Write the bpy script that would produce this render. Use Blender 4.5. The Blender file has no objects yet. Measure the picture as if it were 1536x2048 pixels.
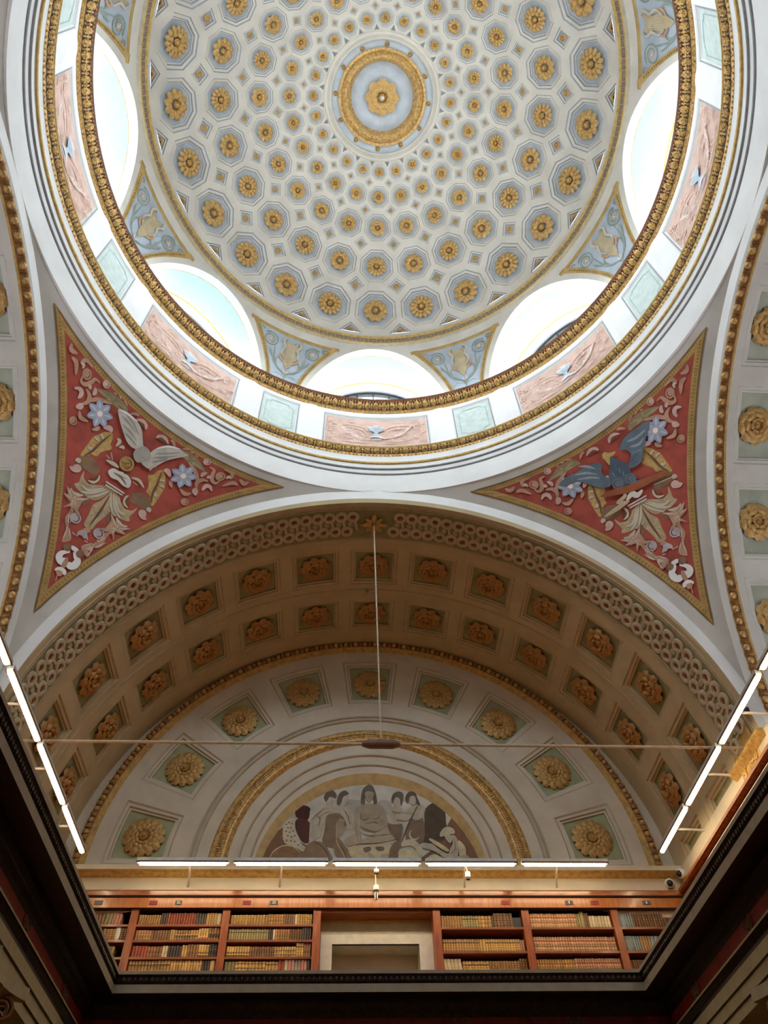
import bpy, math, random
from mathutils import Vector, Matrix
from mathutils.geometry import delaunay_2d_cdt, tessellate_polygon

S = 1.5                      # metres per drawing unit
rad = math.radians
sin, cos, pi = math.sin, math.cos, math.pi
scn = bpy.context.scene
COL = scn.collection
random.seed(7)

# ------------------------------------------------------------------ materials
def mat(name, col, rough=.6, metal=0., var=.08, scale=6., bump=0., bscale=30., spec=.5, col2=None, objrand=0.):
    m = bpy.data.materials.new(name); m.use_nodes = True
    nt = m.node_tree; b = nt.nodes['Principled BSDF']
    b.inputs['Roughness'].default_value = rough
    b.inputs['Metallic'].default_value = metal
    b.inputs['Specular IOR Level'].default_value = spec
    tc = nt.nodes.new('ShaderNodeTexCoord')
    nz = nt.nodes.new('ShaderNodeTexNoise'); nz.inputs['Scale'].default_value = scale; nz.inputs['Detail'].default_value = 4
    nt.links.new(tc.outputs['Object'], nz.inputs['Vector'])
    mx = nt.nodes.new('ShaderNodeMix'); mx.data_type = 'RGBA'
    c = list(col) + [1]
    lo = list(col2) + [1] if col2 else [max(0, x * (1 - 2 * var)) for x in col] + [1]
    hi = [min(1, x * (1 + var)) for x in col] + [1]
    mx.inputs[6].default_value = lo; mx.inputs[7].default_value = hi
    rp = nt.nodes.new('ShaderNodeMapRange'); rp.inputs['From Min'].default_value = .3; rp.inputs['From Max'].default_value = .62
    nt.links.new(nz.outputs['Fac'], rp.inputs['Value'])
    nt.links.new(rp.outputs['Result'], mx.inputs[0])
    out = mx.outputs[2]
    if objrand:
        oi = nt.nodes.new('ShaderNodeObjectInfo')
        hs = nt.nodes.new('ShaderNodeHueSaturation')
        mr = nt.nodes.new('ShaderNodeMapRange'); mr.inputs['To Min'].default_value = 1 - objrand; mr.inputs['To Max'].default_value = 1 + objrand
        nt.links.new(oi.outputs['Random'], mr.inputs['Value'])
        nt.links.new(mr.outputs['Result'], hs.inputs['Value'])
        nt.links.new(out, hs.inputs['Color']); out = hs.outputs['Color']
    nt.links.new(out, b.inputs['Base Color'])
    if bump:
        bz = nt.nodes.new('ShaderNodeTexNoise'); bz.inputs['Scale'].default_value = bscale; bz.inputs['Detail'].default_value = 6
        nt.links.new(tc.outputs['Object'], bz.inputs['Vector'])
        bp = nt.nodes.new('ShaderNodeBump'); bp.inputs['Strength'].default_value = bump; bp.inputs['Distance'].default_value = .02
        nt.links.new(bz.outputs['Fac'], bp.inputs['Height']); nt.links.new(bp.outputs['Normal'], b.inputs['Normal'])
    return m

def wood(name, c1, c2, rough=.3, scale=3., coat=.4, axis='X'):
    m = bpy.data.materials.new(name); m.use_nodes = True
    nt = m.node_tree; b = nt.nodes['Principled BSDF']
    b.inputs['Roughness'].default_value = rough; b.inputs['Coat Weight'].default_value = coat; b.inputs['Coat Roughness'].default_value = .12
    tc = nt.nodes.new('ShaderNodeTexCoord'); mp = nt.nodes.new('ShaderNodeMapping')
    mp.inputs['Scale'].default_value = {'X': (.6, 6, 6), 'Y': (6, .6, 6), 'Z': (6, 6, .6)}[axis]
    nz = nt.nodes.new('ShaderNodeTexNoise'); nz.inputs['Scale'].default_value = scale; nz.inputs['Detail'].default_value = 6; nz.inputs['Distortion'].default_value = 1.2
    cr = nt.nodes.new('ShaderNodeValToRGB')
    cr.color_ramp.elements[0].color = (*c1, 1); cr.color_ramp.elements[1].color = (*c2, 1)
    cr.color_ramp.elements[0].position = .32; cr.color_ramp.elements[1].position = .66
    nt.links.new(tc.outputs['Object'], mp.inputs['Vector']); nt.links.new(mp.outputs['Vector'], nz.inputs['Vector'])
    nt.links.new(nz.outputs['Fac'], cr.inputs['Fac']); nt.links.new(cr.outputs['Color'], b.inputs['Base Color'])
    return m

def emit(name, col, strength):
    m = bpy.data.materials.new(name); m.use_nodes = True
    nt = m.node_tree; nt.nodes.remove(nt.nodes['Principled BSDF'])
    e = nt.nodes.new('ShaderNodeEmission'); e.inputs['Color'].default_value = (*col, 1); e.inputs['Strength'].default_value = strength
    nt.links.new(e.outputs[0], nt.nodes['Material Output'].inputs[0])
    return m

def glass(name):
    m = bpy.data.materials.new(name); m.use_nodes = True
    nt = m.node_tree; nt.nodes.remove(nt.nodes['Principled BSDF'])
    t = nt.nodes.new('ShaderNodeBsdfTransparent'); g = nt.nodes.new('ShaderNodeBsdfGlossy'); g.inputs['Roughness'].default_value = .05
    x = nt.nodes.new('ShaderNodeMixShader'); x.inputs[0].default_value = .05
    nt.links.new(t.outputs[0], x.inputs[1]); nt.links.new(g.outputs[0], x.inputs[2])
    nt.links.new(x.outputs[0], nt.nodes['Material Output'].inputs[0])
    return m

M = {}
M['stone'] = mat('dome_plaster', (.74, .71, .63), .8, var=.06, scale=1.5, bump=.05)
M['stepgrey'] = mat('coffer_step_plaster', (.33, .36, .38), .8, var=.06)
M['blue'] = mat('coffer_blue_paint', (.53, .59, .64), .8, var=.06, scale=3)
M['gold'] = mat('gilding', (.60, .38, .135), .42, .35, var=.22, scale=14, bump=.25, bscale=60)
M['vaultgold'] = mat('copper_gilding', (.52, .27, .085), .45, .3, var=.25, scale=14, bump=.25, bscale=60)
M['leafbrown'] = mat('brown_bronze_leaf', (.24, .10, .035), .5, .2, var=.3)
M['paleochre'] = mat('pale_ochre_reveal', (.72, .56, .28), .7)
M['coveshade'] = mat('painted_cove_shade', (.085, .04, .015), .5, .1, var=.3)  # crevice shade behind the gilded leaves, put into the cove colour
M['keyband'] = mat('greek_key_ground', (.50, .43, .31), .8)
M['endwall'] = mat('end_wall_plaster', (.72, .67, .56), .8, var=.05, scale=1.6, bump=.05)
M['vault'] = mat('far_vault_plaster', (.58, .48, .30), .8, var=.06, scale=1.6, bump=.05)
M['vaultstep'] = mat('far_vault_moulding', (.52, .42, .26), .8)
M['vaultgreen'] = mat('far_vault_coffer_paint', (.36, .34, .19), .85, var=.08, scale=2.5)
M['golddark'] = mat('antique_gilding', (.45, .265, .08), .4, .4, var=.4, scale=22, bump=.3, bscale=70)
M['ochre'] = mat('ochre_paint', (.58, .38, .12), .6, .1, var=.15, scale=10)
M['brown'] = mat('brown_line_paint', (.20, .12, .06), .7)
M['darkbrown'] = mat('dark_brown_varnish', (.13, .045, .018), .35, var=.2)
M['white'] = mat('white_plaster', (.86, .87, .87), .75, var=.03, scale=1.2)
M['grey'] = mat('grey_plaster', (.60, .58, .54), .85, var=.06, scale=1.3, bump=.05)
M['line'] = mat('grey_line', (.30, .31, .32), .8)
M['cream'] = mat('cream_plaster', (.62, .56, .44), .8, var=.05, scale=1.6, bump=.05)
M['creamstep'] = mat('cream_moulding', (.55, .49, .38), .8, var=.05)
M['sidewall'] = mat('cool_grey_plaster', (.66, .66, .62), .8, var=.05, scale=1.6, bump=.05)
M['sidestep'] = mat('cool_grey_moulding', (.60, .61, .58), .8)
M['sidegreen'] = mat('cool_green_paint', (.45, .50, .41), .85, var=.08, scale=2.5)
M['green'] = mat('coffer_green_paint', (.42, .46, .28), .85, var=.08, scale=2.5)
M['palegreen'] = mat('pale_green_panel_paint', (.60, .71, .68), .8, var=.05)
M['pink'] = mat('rose_panel_paint', (.68, .48, .41), .8, var=.10, scale=3)
M['red'] = mat('red_ground_paint', (.40, .075, .05), .75, var=.12, scale=3)
M['palecyan'] = mat('pale_blue_soffit_paint', (.52, .75, .83), .8, var=.03)
M['iron'] = mat('dark_window_iron', (.03, .035, .04), .5, .3)
M['wood'] = wood('polished_mahogany', (.14, .03, .009), (.38, .115, .026), .3, 3, .35, 'X')
M['woodlight'] = wood('honey_mahogany', (.32, .09, .013), (.48, .16, .026), .36, 3, .2, 'Z')
M['woodup'] = wood('mahogany_upright', (.20, .045, .009), (.42, .11, .02), .4, 3, .08, 'Z')
M['woodshelf'] = wood('mahogany_shelf', (.15, .04, .013), (.32, .10, .03), .34, 3, .3, 'X')
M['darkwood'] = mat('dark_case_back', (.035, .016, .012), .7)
M['beige'] = mat('beige_fascia', (.46, .41, .33), .8, var=.06)
M['darkcornice'] = mat('dark_painted_cornice', (.035, .018, .014), .35, var=.3, scale=12)
M['maroon'] = mat('maroon_frieze_paint', (.26, .022, .02), .6, var=.2)
M['archi'] = mat('olive_beige_architrave', (.56, .49, .32), .8, var=.06)
M['floor'] = wood('floor_boards', (.38, .20, .075), (.58, .33, .13), .4, 2, .2, 'Y')
M['lowwall'] = mat('lower_hall_wall', (.34, .24, .14), .8)
M['doorstone'] = mat('pale_grey_door_surround', (.74, .73, .68), .75, var=.05)
M['doorgreen'] = mat('grey_green_door_wall', (.50, .51, .40), .8, var=.06)
M['black'] = mat('black_paint', (.012, .012, .014), .4)
M['housing'] = mat('lamp_housing_enamel', (.62, .68, .72), .45, .1)
M['lamprim'] = mat('lamp_brown_rim', (.12, .06, .04), .5)
M['rod'] = mat('ivory_rod_paint', (.66, .58, .46), .5)
M['whitepaint'] = mat('white_enamel', (.78, .77, .74), .35)
M['chrome'] = mat('polished_steel', (.7, .7, .7), .12, 1.)
M['guil'] = mat('guilloche_plaster', (.60, .52, .37), .75, var=.06)
M['guilback'] = mat('guilloche_sage_ground', (.34, .31, .17), .85, var=.08)
M['eye'] = mat('russet_eye_paint', (.30, .11, .06), .7)
M['glass'] = glass('window_glass')
M['tube'] = emit('warm_tube_glow', (1., .76, .45), 34.)
M['turnb'] = mat('turnbuckle_brown', (.24, .13, .09), .5)

# ------------------------------------------------------------------ mesh builder
class MB:
    def __init__(s): s.v = []; s.f = []; s.m = []
    def vert(s, p): s.v.append(tuple(p)); return len(s.v) - 1
    def face(s, idx, m=0): s.f.append(tuple(idx)); s.m.append(m)
    def poly(s, pts, m=0): s.face([s.vert(p) for p in pts], m)
    def grid(s, rows, m=0, closed=False, mf=None):
        ids = [[s.vert(p) for p in r] for r in rows]
        for i in range(len(ids) - 1):
            n = len(ids[i])
            for j in range(n if closed else n - 1):
                k = (j + 1) % n
                s.face((ids[i][j], ids[i][k], ids[i + 1][k], ids[i + 1][j]), mf(i, j) if mf else m)
        return ids
    def box(s, a, b, m=0):
        x0, y0, z0 = a; x1, y1, z1 = b
        i = [s.vert(p) for p in ((x0,y0,z0),(x1,y0,z0),(x1,y1,z0),(x0,y1,z0),(x0,y0,z1),(x1,y0,z1),(x1,y1,z1),(x0,y1,z1))]
        for q in ((0,3,2,1),(4,5,6,7),(0,1,5,4),(1,2,6,5),(2,3,7,6),(3,0,4,7)): s.face([i[k] for k in q], m)
    def tube(s, path, r, n=8, m=0, caps=True, closed=False):
        path = [Vector(p) for p in path]; rows = []; prev = None
        for i, p in enumerate(path):
            a = path[i - 1] if i > 0 else (path[-1] if closed else path[0]); b = path[(i + 1) % len(path)] if (i < len(path) - 1 or closed) else path[-1]
            t = (b - a).normalized()
            u = prev - t * prev.dot(t) if prev is not None else t.orthogonal()
            u.normalize(); prev = u; w = t.cross(u)
            rr = r[i] if isinstance(r, (list, tuple)) else r
            rows.append([p + (u * cos(2*pi*k/n) + w * sin(2*pi*k/n)) * rr for k in range(n)])
        if closed: rows.append(rows[0])
        ids = s.grid(rows, m, True)
        if caps and not closed: s.face(ids[0], m); s.face(ids[-1], m)
    def lathe(s, prof, n=64, m=0, a0=0, a1=360, cz=0, mf=None):
        full = a1 - a0 >= 360
        rows = []
        for i in range(n if full else n + 1):
            a = rad(a0 + (a1 - a0) * i / n)
            rows.append([(r * sin(a), r * cos(a), z + cz) for r, z in prof])
        if full: rows.append(rows[0])
        s.grid(rows, m, False, mf=(lambda i, j: mf(j)) if mf else None)
    def ball(s, c, r, nu=10, nv=6, m=0, fr=None, sq=(1, 1, 1)):
        c = Vector(c); X, Y, Z = fr if fr else (Vector((1,0,0)), Vector((0,1,0)), Vector((0,0,1)))
        rows = []
        for i in range(nv + 1):
            t = pi * i / nv
            rows.append([c + (X * (sin(t) * cos(2*pi*j/nu) * sq[0]) + Y * (sin(t) * sin(2*pi*j/nu) * sq[1]) + Z * (cos(t) * sq[2])) * r for j in range(nu)])
        s.grid(rows, m, True)
    def build(s, name, mats, parent=None, smooth=True, angle=32., merge=False, mesh_only=False):
        me = bpy.data.meshes.new(name)
        me.from_pydata([(x * S, y * S, z * S) for x, y, z in s.v], [], s.f)
        for k in (mats if isinstance(mats, (list, tuple)) else [mats]): me.materials.append(M[k])
        me.polygons.foreach_set('material_index', s.m)
        if merge:
            import bmesh
            b = bmesh.new(); b.from_mesh(me); bmesh.ops.remove_doubles(b, verts=b.verts, dist=1e-4); bmesh.ops.recalc_face_normals(b, faces=b.faces); b.to_mesh(me); b.free()
        me.validate(); me.update()
        if smooth:
            me.polygons.foreach_set('use_smooth', [True] * len(me.polygons))
            me.set_sharp_from_angle(angle=rad(angle))
        if mesh_only: return me
        return link(name, me, parent)

def link(name, data, parent=None, mw=None):
    o = bpy.data.objects.new(name, data); COL.objects.link(o)
    if parent is not None: o.parent = parent
    if mw is not None: o.matrix_world = mw
    return o
def tag(o, label=None, cat=None, group=None, kind=None):
    if label: o['label'] = label
    if cat: o['category'] = cat
    if group: o['group'] = group
    if kind: o['kind'] = kind
    return o
def structure(o, label=None): return tag(o, label, None, None, 'structure')
def empty(name, loc, label, cat, group=None):
    o = bpy.data.objects.new(name, None); COL.objects.link(o); o.location = Vector(loc) * S
    o.empty_display_size = .05
    return tag(o, label, cat, group)
def reparent_keep(o, root):
    o.parent = root; o.matrix_parent_inverse = Matrix.Translation(-root.location)
    return o
def frame(p, zdir, ydir):
    Z = Vector(zdir).normalized(); Y = Vector(ydir); Y = (Y - Z * Y.dot(Z)).normalized(); X = Y.cross(Z)
    m = Matrix((X, Y, Z)).transposed().to_4x4(); m.translation = Vector(p) * S
    return m
ORD = ['zeroth','first','second','third','fourth','fifth','sixth','seventh','eighth','ninth','tenth','eleventh','twelfth','thirteenth','fourteenth','fifteenth','sixteenth','seventeenth','eighteenth','nineteenth','twentieth']
def ordinal(n):
    if n <= 20: return ORD[n]
    t = {2:'twenty',3:'thirty',4:'forty'}[n // 10]
    return (t[:-1] + 'ieth') if n % 10 == 0 else t + '-' + ORD[n % 10]

# ------------------------------------------------------------------ charts
RD, ZD = 5.25, 12.92                     # dome sphere
def DP(az, el, d=0.):
    a, e = rad(az), rad(el); r = RD + d
    return (r * cos(e) * sin(a), r * cos(e) * cos(a), ZD + r * sin(e))
RV, ZV = 4.9, 5.5                        # barrel vaults
def VN(side):
    def f(az, t, d=0.):
        a = rad(az); h = (RV + d) * sin(a); z = ZV + (RV + d) * cos(a)
        return {'N': (h, t, z), 'S': (-h, -t, z), 'E': (t, -h, z), 'W': (-t, h, z)}[side]
    return f
YE, ZE = 8.74, 5.76                      # end wall
def EP(th, rho, d=0.):
    a = rad(th); return (rho * sin(a), YE + d, ZE + rho * cos(a))
RP, ZP = 7.113, 5.65                     # pendentive sphere
def PP(az, el, d=0., q=(1, 1)):
    a, e = rad(az), rad(el); r = RP + d
    return (q[0] * r * cos(e) * sin(a), q[1] * r * cos(e) * cos(a), ZP + r * sin(e))
def CP(r):
    return lambda az, z, d=0.: ((r + d) * sin(rad(az)), (r + d) * cos(rad(az)), z)

def spaced(a, b, step):
    n = max(1, round((b - a) / step)); return [a + (b - a) * i / n for i in range(n + 1)]
def panel_surface(mb, fn, us, vs, panels, steps, m0=0):
    """sheet over us x vs with stepped rectangular recesses; panels: (u0,u1,v0,v1); steps: (inset_u,inset_v,depth,mat)"""
    U = sorted(set([round(x, 4) for x in us] + [round(x, 4) for p in panels for x in p[:2]]))
    V = sorted(set([round(x, 4) for x in vs] + [round(x, 4) for p in panels for x in p[2:4]]))
    inp = lambda u, v: any(p[0] < u < p[1] and p[2] < v < p[3] for p in panels)
    ids = {}
    def g(i, j):
        if (i, j) not in ids: ids[i, j] = mb.vert(fn(U[i], V[j], 0))
        return ids[i, j]
    for i in range(len(U) - 1):
        for j in range(len(V) - 1):
            if not inp((U[i] + U[i+1]) / 2, (V[j] + V[j+1]) / 2):
                mb.face((g(i, j), g(i+1, j), g(i+1, j+1), g(i, j+1)), m0)
    for (u0, u1, v0, v1) in panels:
        pu = [(x - u0) / (u1 - u0) for x in U if u0 - 1e-4 <= x <= u1 + 1e-4]; pv = [(x - v0) / (v1 - v0) for x in V if v0 - 1e-4 <= x <= v1 + 1e-4]
        recess(mb, fn, u0, u1, v0, v1, steps, pu, pv)
def recess(mb, fn, u0, u1, v0, v1, steps, pu=None, pv=None):
    pu = pu or [0, .5, 1]; pv = pv or [0, .5, 1]
    loop = [(x, 0) for x in pu[:-1]] + [(1, y) for y in pv[:-1]] + [(x, 1) for x in reversed(pu[1:])] + [(0, y) for y in reversed(pv[1:])]
    prev = [mb.vert(fn(u0 + a * (u1 - u0), v0 + b * (v1 - v0), 0)) for a, b in loop]
    for k, (iu, iv, d, m) in enumerate(steps):
        A, B, C_, D = u0 + iu, u1 - iu, v0 + iv, v1 - iv
        cur = [mb.vert(fn(A + a * (B - A), C_ + b * (D - C_), d)) for a, b in loop]
        n = len(loop)
        for i in range(n): mb.face((prev[i], prev[(i+1) % n], cur[(i+1) % n], cur[i]), m)
        prev = cur
    rows = [[fn(A + a * (B - A), C_ + b * (D - C_), d) for a in pu] for b in pv]
    mb.grid(rows, steps[-1][3])

def inpoly(p, poly):
    x, y = p; r = False; j = len(poly) - 1
    for i in range(len(poly)):
        a, b = poly[i], poly[j]
        if (a[1] > y) != (b[1] > y) and x < (b[0] - a[0]) * (y - a[1]) / (b[1] - a[1]) + a[0]: r = not r
        j = i
    return r
def cdt_sheet(mb, fn, outer, holes, step, m=0):
    """triangulated sheet inside outer minus holes (2D chart), mapped by fn"""
    pts = []; edges = []
    def loop(P):
        b = len(pts); pts.extend([Vector(p) for p in P])
        edges.extend([(b + i, b + (i + 1) % len(P)) for i in range(len(P))])
    loop(outer)
    for h in holes: loop(h)
    xs = [p[0] for p in outer]; ys = [p[1] for p in outer]
    allp = [(p[0], p[1]) for p in pts]
    sx, sy = step
    y = min(ys) + sy / 2
    while y < max(ys):
        x = min(xs) + sx / 2
        while x < max(xs):
            if inpoly((x, y), outer) and not any(inpoly((x, y), h) for h in holes) and min(abs(a - x) / sx + abs(b - y) / sy for a, b in allp) > .35:
                pts.append(Vector((x, y)))
            x += sx
        y += sy
    v, _, f, *_ = delaunay_2d_cdt(pts, edges, [], 0, 1e-6)
    base = [mb.vert(fn(p[0], p[1], 0)) for p in v]
    for t in f:
        c = (sum(v[i][0] for i in t) / 3, sum(v[i][1] for i in t) / 3)
        if inpoly(c, outer) and not any(inpoly(c, h) for h in holes):
            mb.face([base[i] for i in t], m)
def ring_recess(mb, fn, poly, c, steps):
    """stepped recess of any outline; steps: (scale, depth, mat)"""
    prev = [mb.vert(fn(x, y, 0)) for x, y in poly]; n = len(poly)
    for s, d, m in steps:
        cur = [mb.vert(fn(c[0] + (x - c[0]) * s, c[1] + (y - c[1]) * s, d)) for x, y in poly]
        for i in range(n): mb.face((prev[i], prev[(i+1) % n], cur[(i+1) % n], cur[i]), m)
        prev = cur
    k = mb.vert(fn(c[0], c[1], d))
    for i in range(n): mb.face((prev[i], prev[(i+1) % n], k), m)
def ribbon(mb, fn, path, w, h, m=0, closed=False, taper=None, flat=False):
    """raised band following path in a metric chart (fn(a,b,d)); d negative = towards the viewer's side"""
    P = [Vector(p) for p in path]; n = len(P); rows = []
    for i in range(n):
        a = P[i-1] if (i > 0 or closed) else P[0]; b = P[(i+1) % n] if (i < n-1 or closed) else P[-1]
        t = b - a
        if t.length < 1e-9: t = Vector((1, 0))
        t.normalize(); q = Vector((-t.y, t.x)); ww = w * (taper(i / (n - 1)) if taper else 1)
        if flat: prof = ((-1, 0), (1, 0))
        else: prof = ((-1, 0), (-.72, .8), (0, 1), (.72, .8), (1, 0))
        rows.append([fn(P[i].x + q.x * ww / 2 * s, P[i].y + q.y * ww / 2 * s, (-h * k if not flat else -h)) for s, k in prof])
    if closed: rows.append(rows[0])
    mb.grid(rows, m)
SKY = 23.0; EXPO = 0.0
# ================================================================== DOME
ROWS = [(40.2, 5.05), (51.6, 4.1), (61.0, 3.2), (68.2, 2.45), (73.9, 1.83)]      # elevation, half size (degrees of arc)
DIAM = [(46.4, 1.75), (56.9, 1.4), (65.0, 1.05), (71.4, .8)]
OCT = [(cos(rad(22.5 + 45 * k)) / cos(rad(22.5)), sin(rad(22.5 + 45 * k)) / cos(rad(22.5))) for k in range(8)]
def octo(el, h, c=7.5): return [(c + x * h / cos(rad(el)), el + y * h) for x, y in OCT]
def diam(el, h, c): q = h * 1.25; return [(c + q / cos(rad(el)), el), (c, el + q), (c - q / cos(rad(el)), el), (c, el - q)]
EL0, EL1 = 32.4, 76.6
mb = MB()
octs = [octo(e, h) for e, h in ROWS]
dl = [diam(e, h, 0) for e, h in DIAM]; dr = [diam(e, h, 15) for e, h in DIAM]
tri0 = lambda c: [(c - 3.3, 33.75), (c + 3.3, 33.75), (c, 36.4)]
tri1 = lambda c: [(c - 2.2, 76.15), (c, 75.0), (c + 2.2, 76.15)]
outer = [(0, EL0), (15, EL0)]
def notch(c, sgn):
    out = []
    a = tri0(c)
    out += [(c, 33.75), (c + sgn * 3.3, 33.75), (c, 36.4)]
    for e, h in DIAM:
        q = h * 1.25; out += [(c, e - q), (c + sgn * q / cos(rad(e)), e), (c, e + q)]
    out += [(c, 75.0), (c + sgn * 2.2, 76.15), (c, 76.15)]
    return out
outer = [(15 * i / 6, EL0) for i in range(7)]
outer += notch(15, -1) + [(15 - 15 * i / 6, EL1) for i in range(7)] + notch(0, 1)[::-1]
for k in range(24):
    o = k * 15 - 7.5
    sub = (lambda a, e, d=0., o=o: DP(a + o, e, d))
    if k == 0:
        t0 = MB(); chart = lambda a, e, d=0.: (a, e, d)
        cdt_sheet(t0, chart, outer, octs, (3.0, 2.0))
    b = len(mb.v)
    mb.v += [sub(a, e) for a, e, _ in t0.v]
    for f in t0.f: mb.face([i + b for i in f], 0)
    for (el, h), P in zip(ROWS, octs):
        u = h / 5.05
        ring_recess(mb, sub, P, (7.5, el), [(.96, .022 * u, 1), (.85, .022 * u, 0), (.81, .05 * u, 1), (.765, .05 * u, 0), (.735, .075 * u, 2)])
    for (el, h), P in zip(DIAM, dr):
        u = h / 2.
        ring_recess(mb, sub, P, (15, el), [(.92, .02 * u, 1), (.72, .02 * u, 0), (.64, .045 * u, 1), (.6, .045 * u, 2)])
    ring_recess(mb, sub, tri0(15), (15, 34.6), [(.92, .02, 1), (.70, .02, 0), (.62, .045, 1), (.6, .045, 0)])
    ring_recess(mb, sub, tri1(15), (15, 75.8), [(.85, .02, 1)])
dome = structure(mb.build('ceiling_dome', ['stone', 'stepgrey', 'blue'], merge=True, angle=20), 'pale coffered dome ceiling')

# lower zone with eight window openings
WA, WB, WZ = 1.65, 2.34, 13.15
SILL = 13.5
def opening(n=20, z_low=13.3):
    t0 = math.asin((z_low - WZ) / WB); out = []
    for i in range(n + 1):
        t = t0 + (pi - 2 * t0) * i / n
        out.append((WA * cos(t), WZ + WB * sin(t)))
    return out
def xz2ae(x, z):
    e = math.asin((z - ZD) / RD); return (math.degrees(math.asin(x / RD / cos(e))), math.degrees(e))
op = [xz2ae(x, z) for x, z in opening(28, SILL)]
lowel = op[0][1]
outer = [(-22.5, lowel), (op[-1][0], op[-1][1])] + op[::-1][1:-1] + [(op[0][0], op[0][1]), (22.5, lowel)] + [(22.5, lowel + (30.15 - lowel) * i / 14) for i in range(1, 14)] + [(22.5 - 45 * i / 24, 30.15) for i in range(25)] + [(-22.5, 30.15 + (lowel - 30.15) * i / 14) for i in range(1, 14)]
t0 = MB(); cdt_sheet(t0, lambda a, e, d=0.: (a, e, d), outer, [], (2.5, 2.5))
mb = MB()
for k in range(8):
    b = len(mb.v); mb.v += [DP(a + 45 * k, e) for a, e, _ in t0.v]
    for f in t0.f: mb.face([i + b for i in f], 0)
structure(mb.build('ceiling_dome_base', ['stone'], merge=True, angle=20), 'plain dome base around the arched windows')

# greek key ring
mb = MB()
mb.lathe([(RD * cos(rad(e)) - dd, ZD + RD * sin(rad(e))) for e, dd in ((30.1, 0), (30.3, .045), (30.6, .05), (30.75, .02), (32.0, .02), (32.1, .045), (32.35, .05), (32.45, 0))], 240, mf=lambda j: (0, 1, 1, 0, 1, 1, 0)[j])
KM = lambda a, b, d=0.: DP(a, 31.375 + b, d)
NK = 150
for k in range(NK):
    o = k * 360 / NK; s = 360 / NK
    path = [(0, -.48), (.82, -.48), (.82, .42), (.30, .42), (.30, -.08), (.56, -.08), (.56, .12)]
    ribbon(mb, lambda a, b, d=0.: DP(a, b, d - .02), [(o + x * s, 31.375 + y) for x, y in path[:4]], .2, .012, 2, flat=True)
    ribbon(mb, lambda a, b, d=0.: DP(a, b, d - .02), [(o + x * s, 31.375 + y) for x, y in path[3:]], .2, .012, 2, flat=True)
    ribbon(mb, lambda a, b, d=0.: DP(a, b, d - .02), [(o + .02 * s, 31.375 - .48), (o + .02 * s, 31.375 + .42), (o - .18 * s, 31.375 + .42)], .2, .012, 2, flat=True)
structure(mb.build('trim_1', ['keyband', 'ochre', 'brown'], angle=40), 'brown greek key band round the foot of the coffers')

# oculus
mb = MB()
oc = lambda e, dd=0.: ((RD - dd) * cos(rad(e)), ZD + (RD - dd) * sin(rad(e)))
prof = [oc(76.3), oc(76.4, .05), oc(76.9, .06), oc(77.1, .02), oc(77.5, .02), oc(77.6, .05), oc(77.95, .04), oc(78.0, 0), oc(79.9, 0)]
mb.lathe(prof, 120, mf=lambda j: (0, 0, 0, 0, 0, 0, 0, 1)[j])
z0 = oc(79.9)[1]
mb.lathe([(.95, z0 + .10), (.66, z0 + .12), (.4, z0 + .13), (.0, z0 + .135)], 96, mf=lambda j: 1)
oculus = structure(mb.build('ceiling_oculus', ['stone', 'blue'], angle=30), 'pale blue disc and ring at the top of the dome')
mb = MB()
rI, rO = .66, oc(79.9)[0]
prof = [(rO + .02, z0 + .02), (rO + .015, z0 - .045), (rO - .03, z0 - .06), (rO - .055, z0 - .04), (rO - .07, z0 - .065), (rO - .15, z0 - .06), (rO - .2, z0 - .01), (rI + .02, z0 + .09), (rI, z0 + .13)]
mb.lathe(prof, 140, 0)
tag(mb.build('oculus_ring', ['gold'], angle=50), 'gilded moulded ring framing the blue disc at the dome top', 'ring')
ORING = bpy.data.objects['oculus_ring']
mb = MB()
for k in range(72):                                   # laurel leaves, four garlands meeting
    for row in range(3):
        a = k * 5 + row * 1.7; r = rO - .095 - row * .033; zz = z0 - .065 + row * .012
        sgn = 1 if (k // 18) % 2 == 0 else -1
        A = rad(a); T = Vector((cos(A), -sin(A), 0)) * sgn; R_ = Vector((sin(A), cos(A), 0)); c = R_ * r + Vector((0, 0, zz))
        X = (T * .9 + R_ * (.35 if (k + row) % 2 else -.35)).normalized(); Y = Vector((0, 0, 1)).cross(X)
        mb.ball(c, 1, 6, 4, 0, (X, Y, Vector((0, 0, 1))), (.042, .014, .016))
mb.build('laurel_leaf_band', ['gold'], ORING)
for k in range(12):
    a = k * 30 - 15 + 12
    mb = MB(); p = oc(79.0, 0)
    mb.lathe([(.05, .0), (.05, .012), (.036, .03), (.028, .012), (.018, .012), (.013, .035), (0, .042)], 18)
    A = rad(a); pos = (p[0] * sin(A), p[0] * cos(A), p[1]); n = Vector((-pos[0], -pos[1], ZD - pos[2]))
    o = mb.build('oculus_boss', ['gold'], angle=40); o.matrix_world = frame(pos, n, (0, 0, 1))
    w = 'right' if 0 < a % 360 < 180 else 'left'
    aa = a % 360; hr = aa if aa <= 180 else 360 - aa
    tag(o, f'gilded stud on the blue oculus ring, {ordinal(int(hr // 30) + 1)} from the bottom on the {w}', 'stud', 'studs round the oculus')

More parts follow.
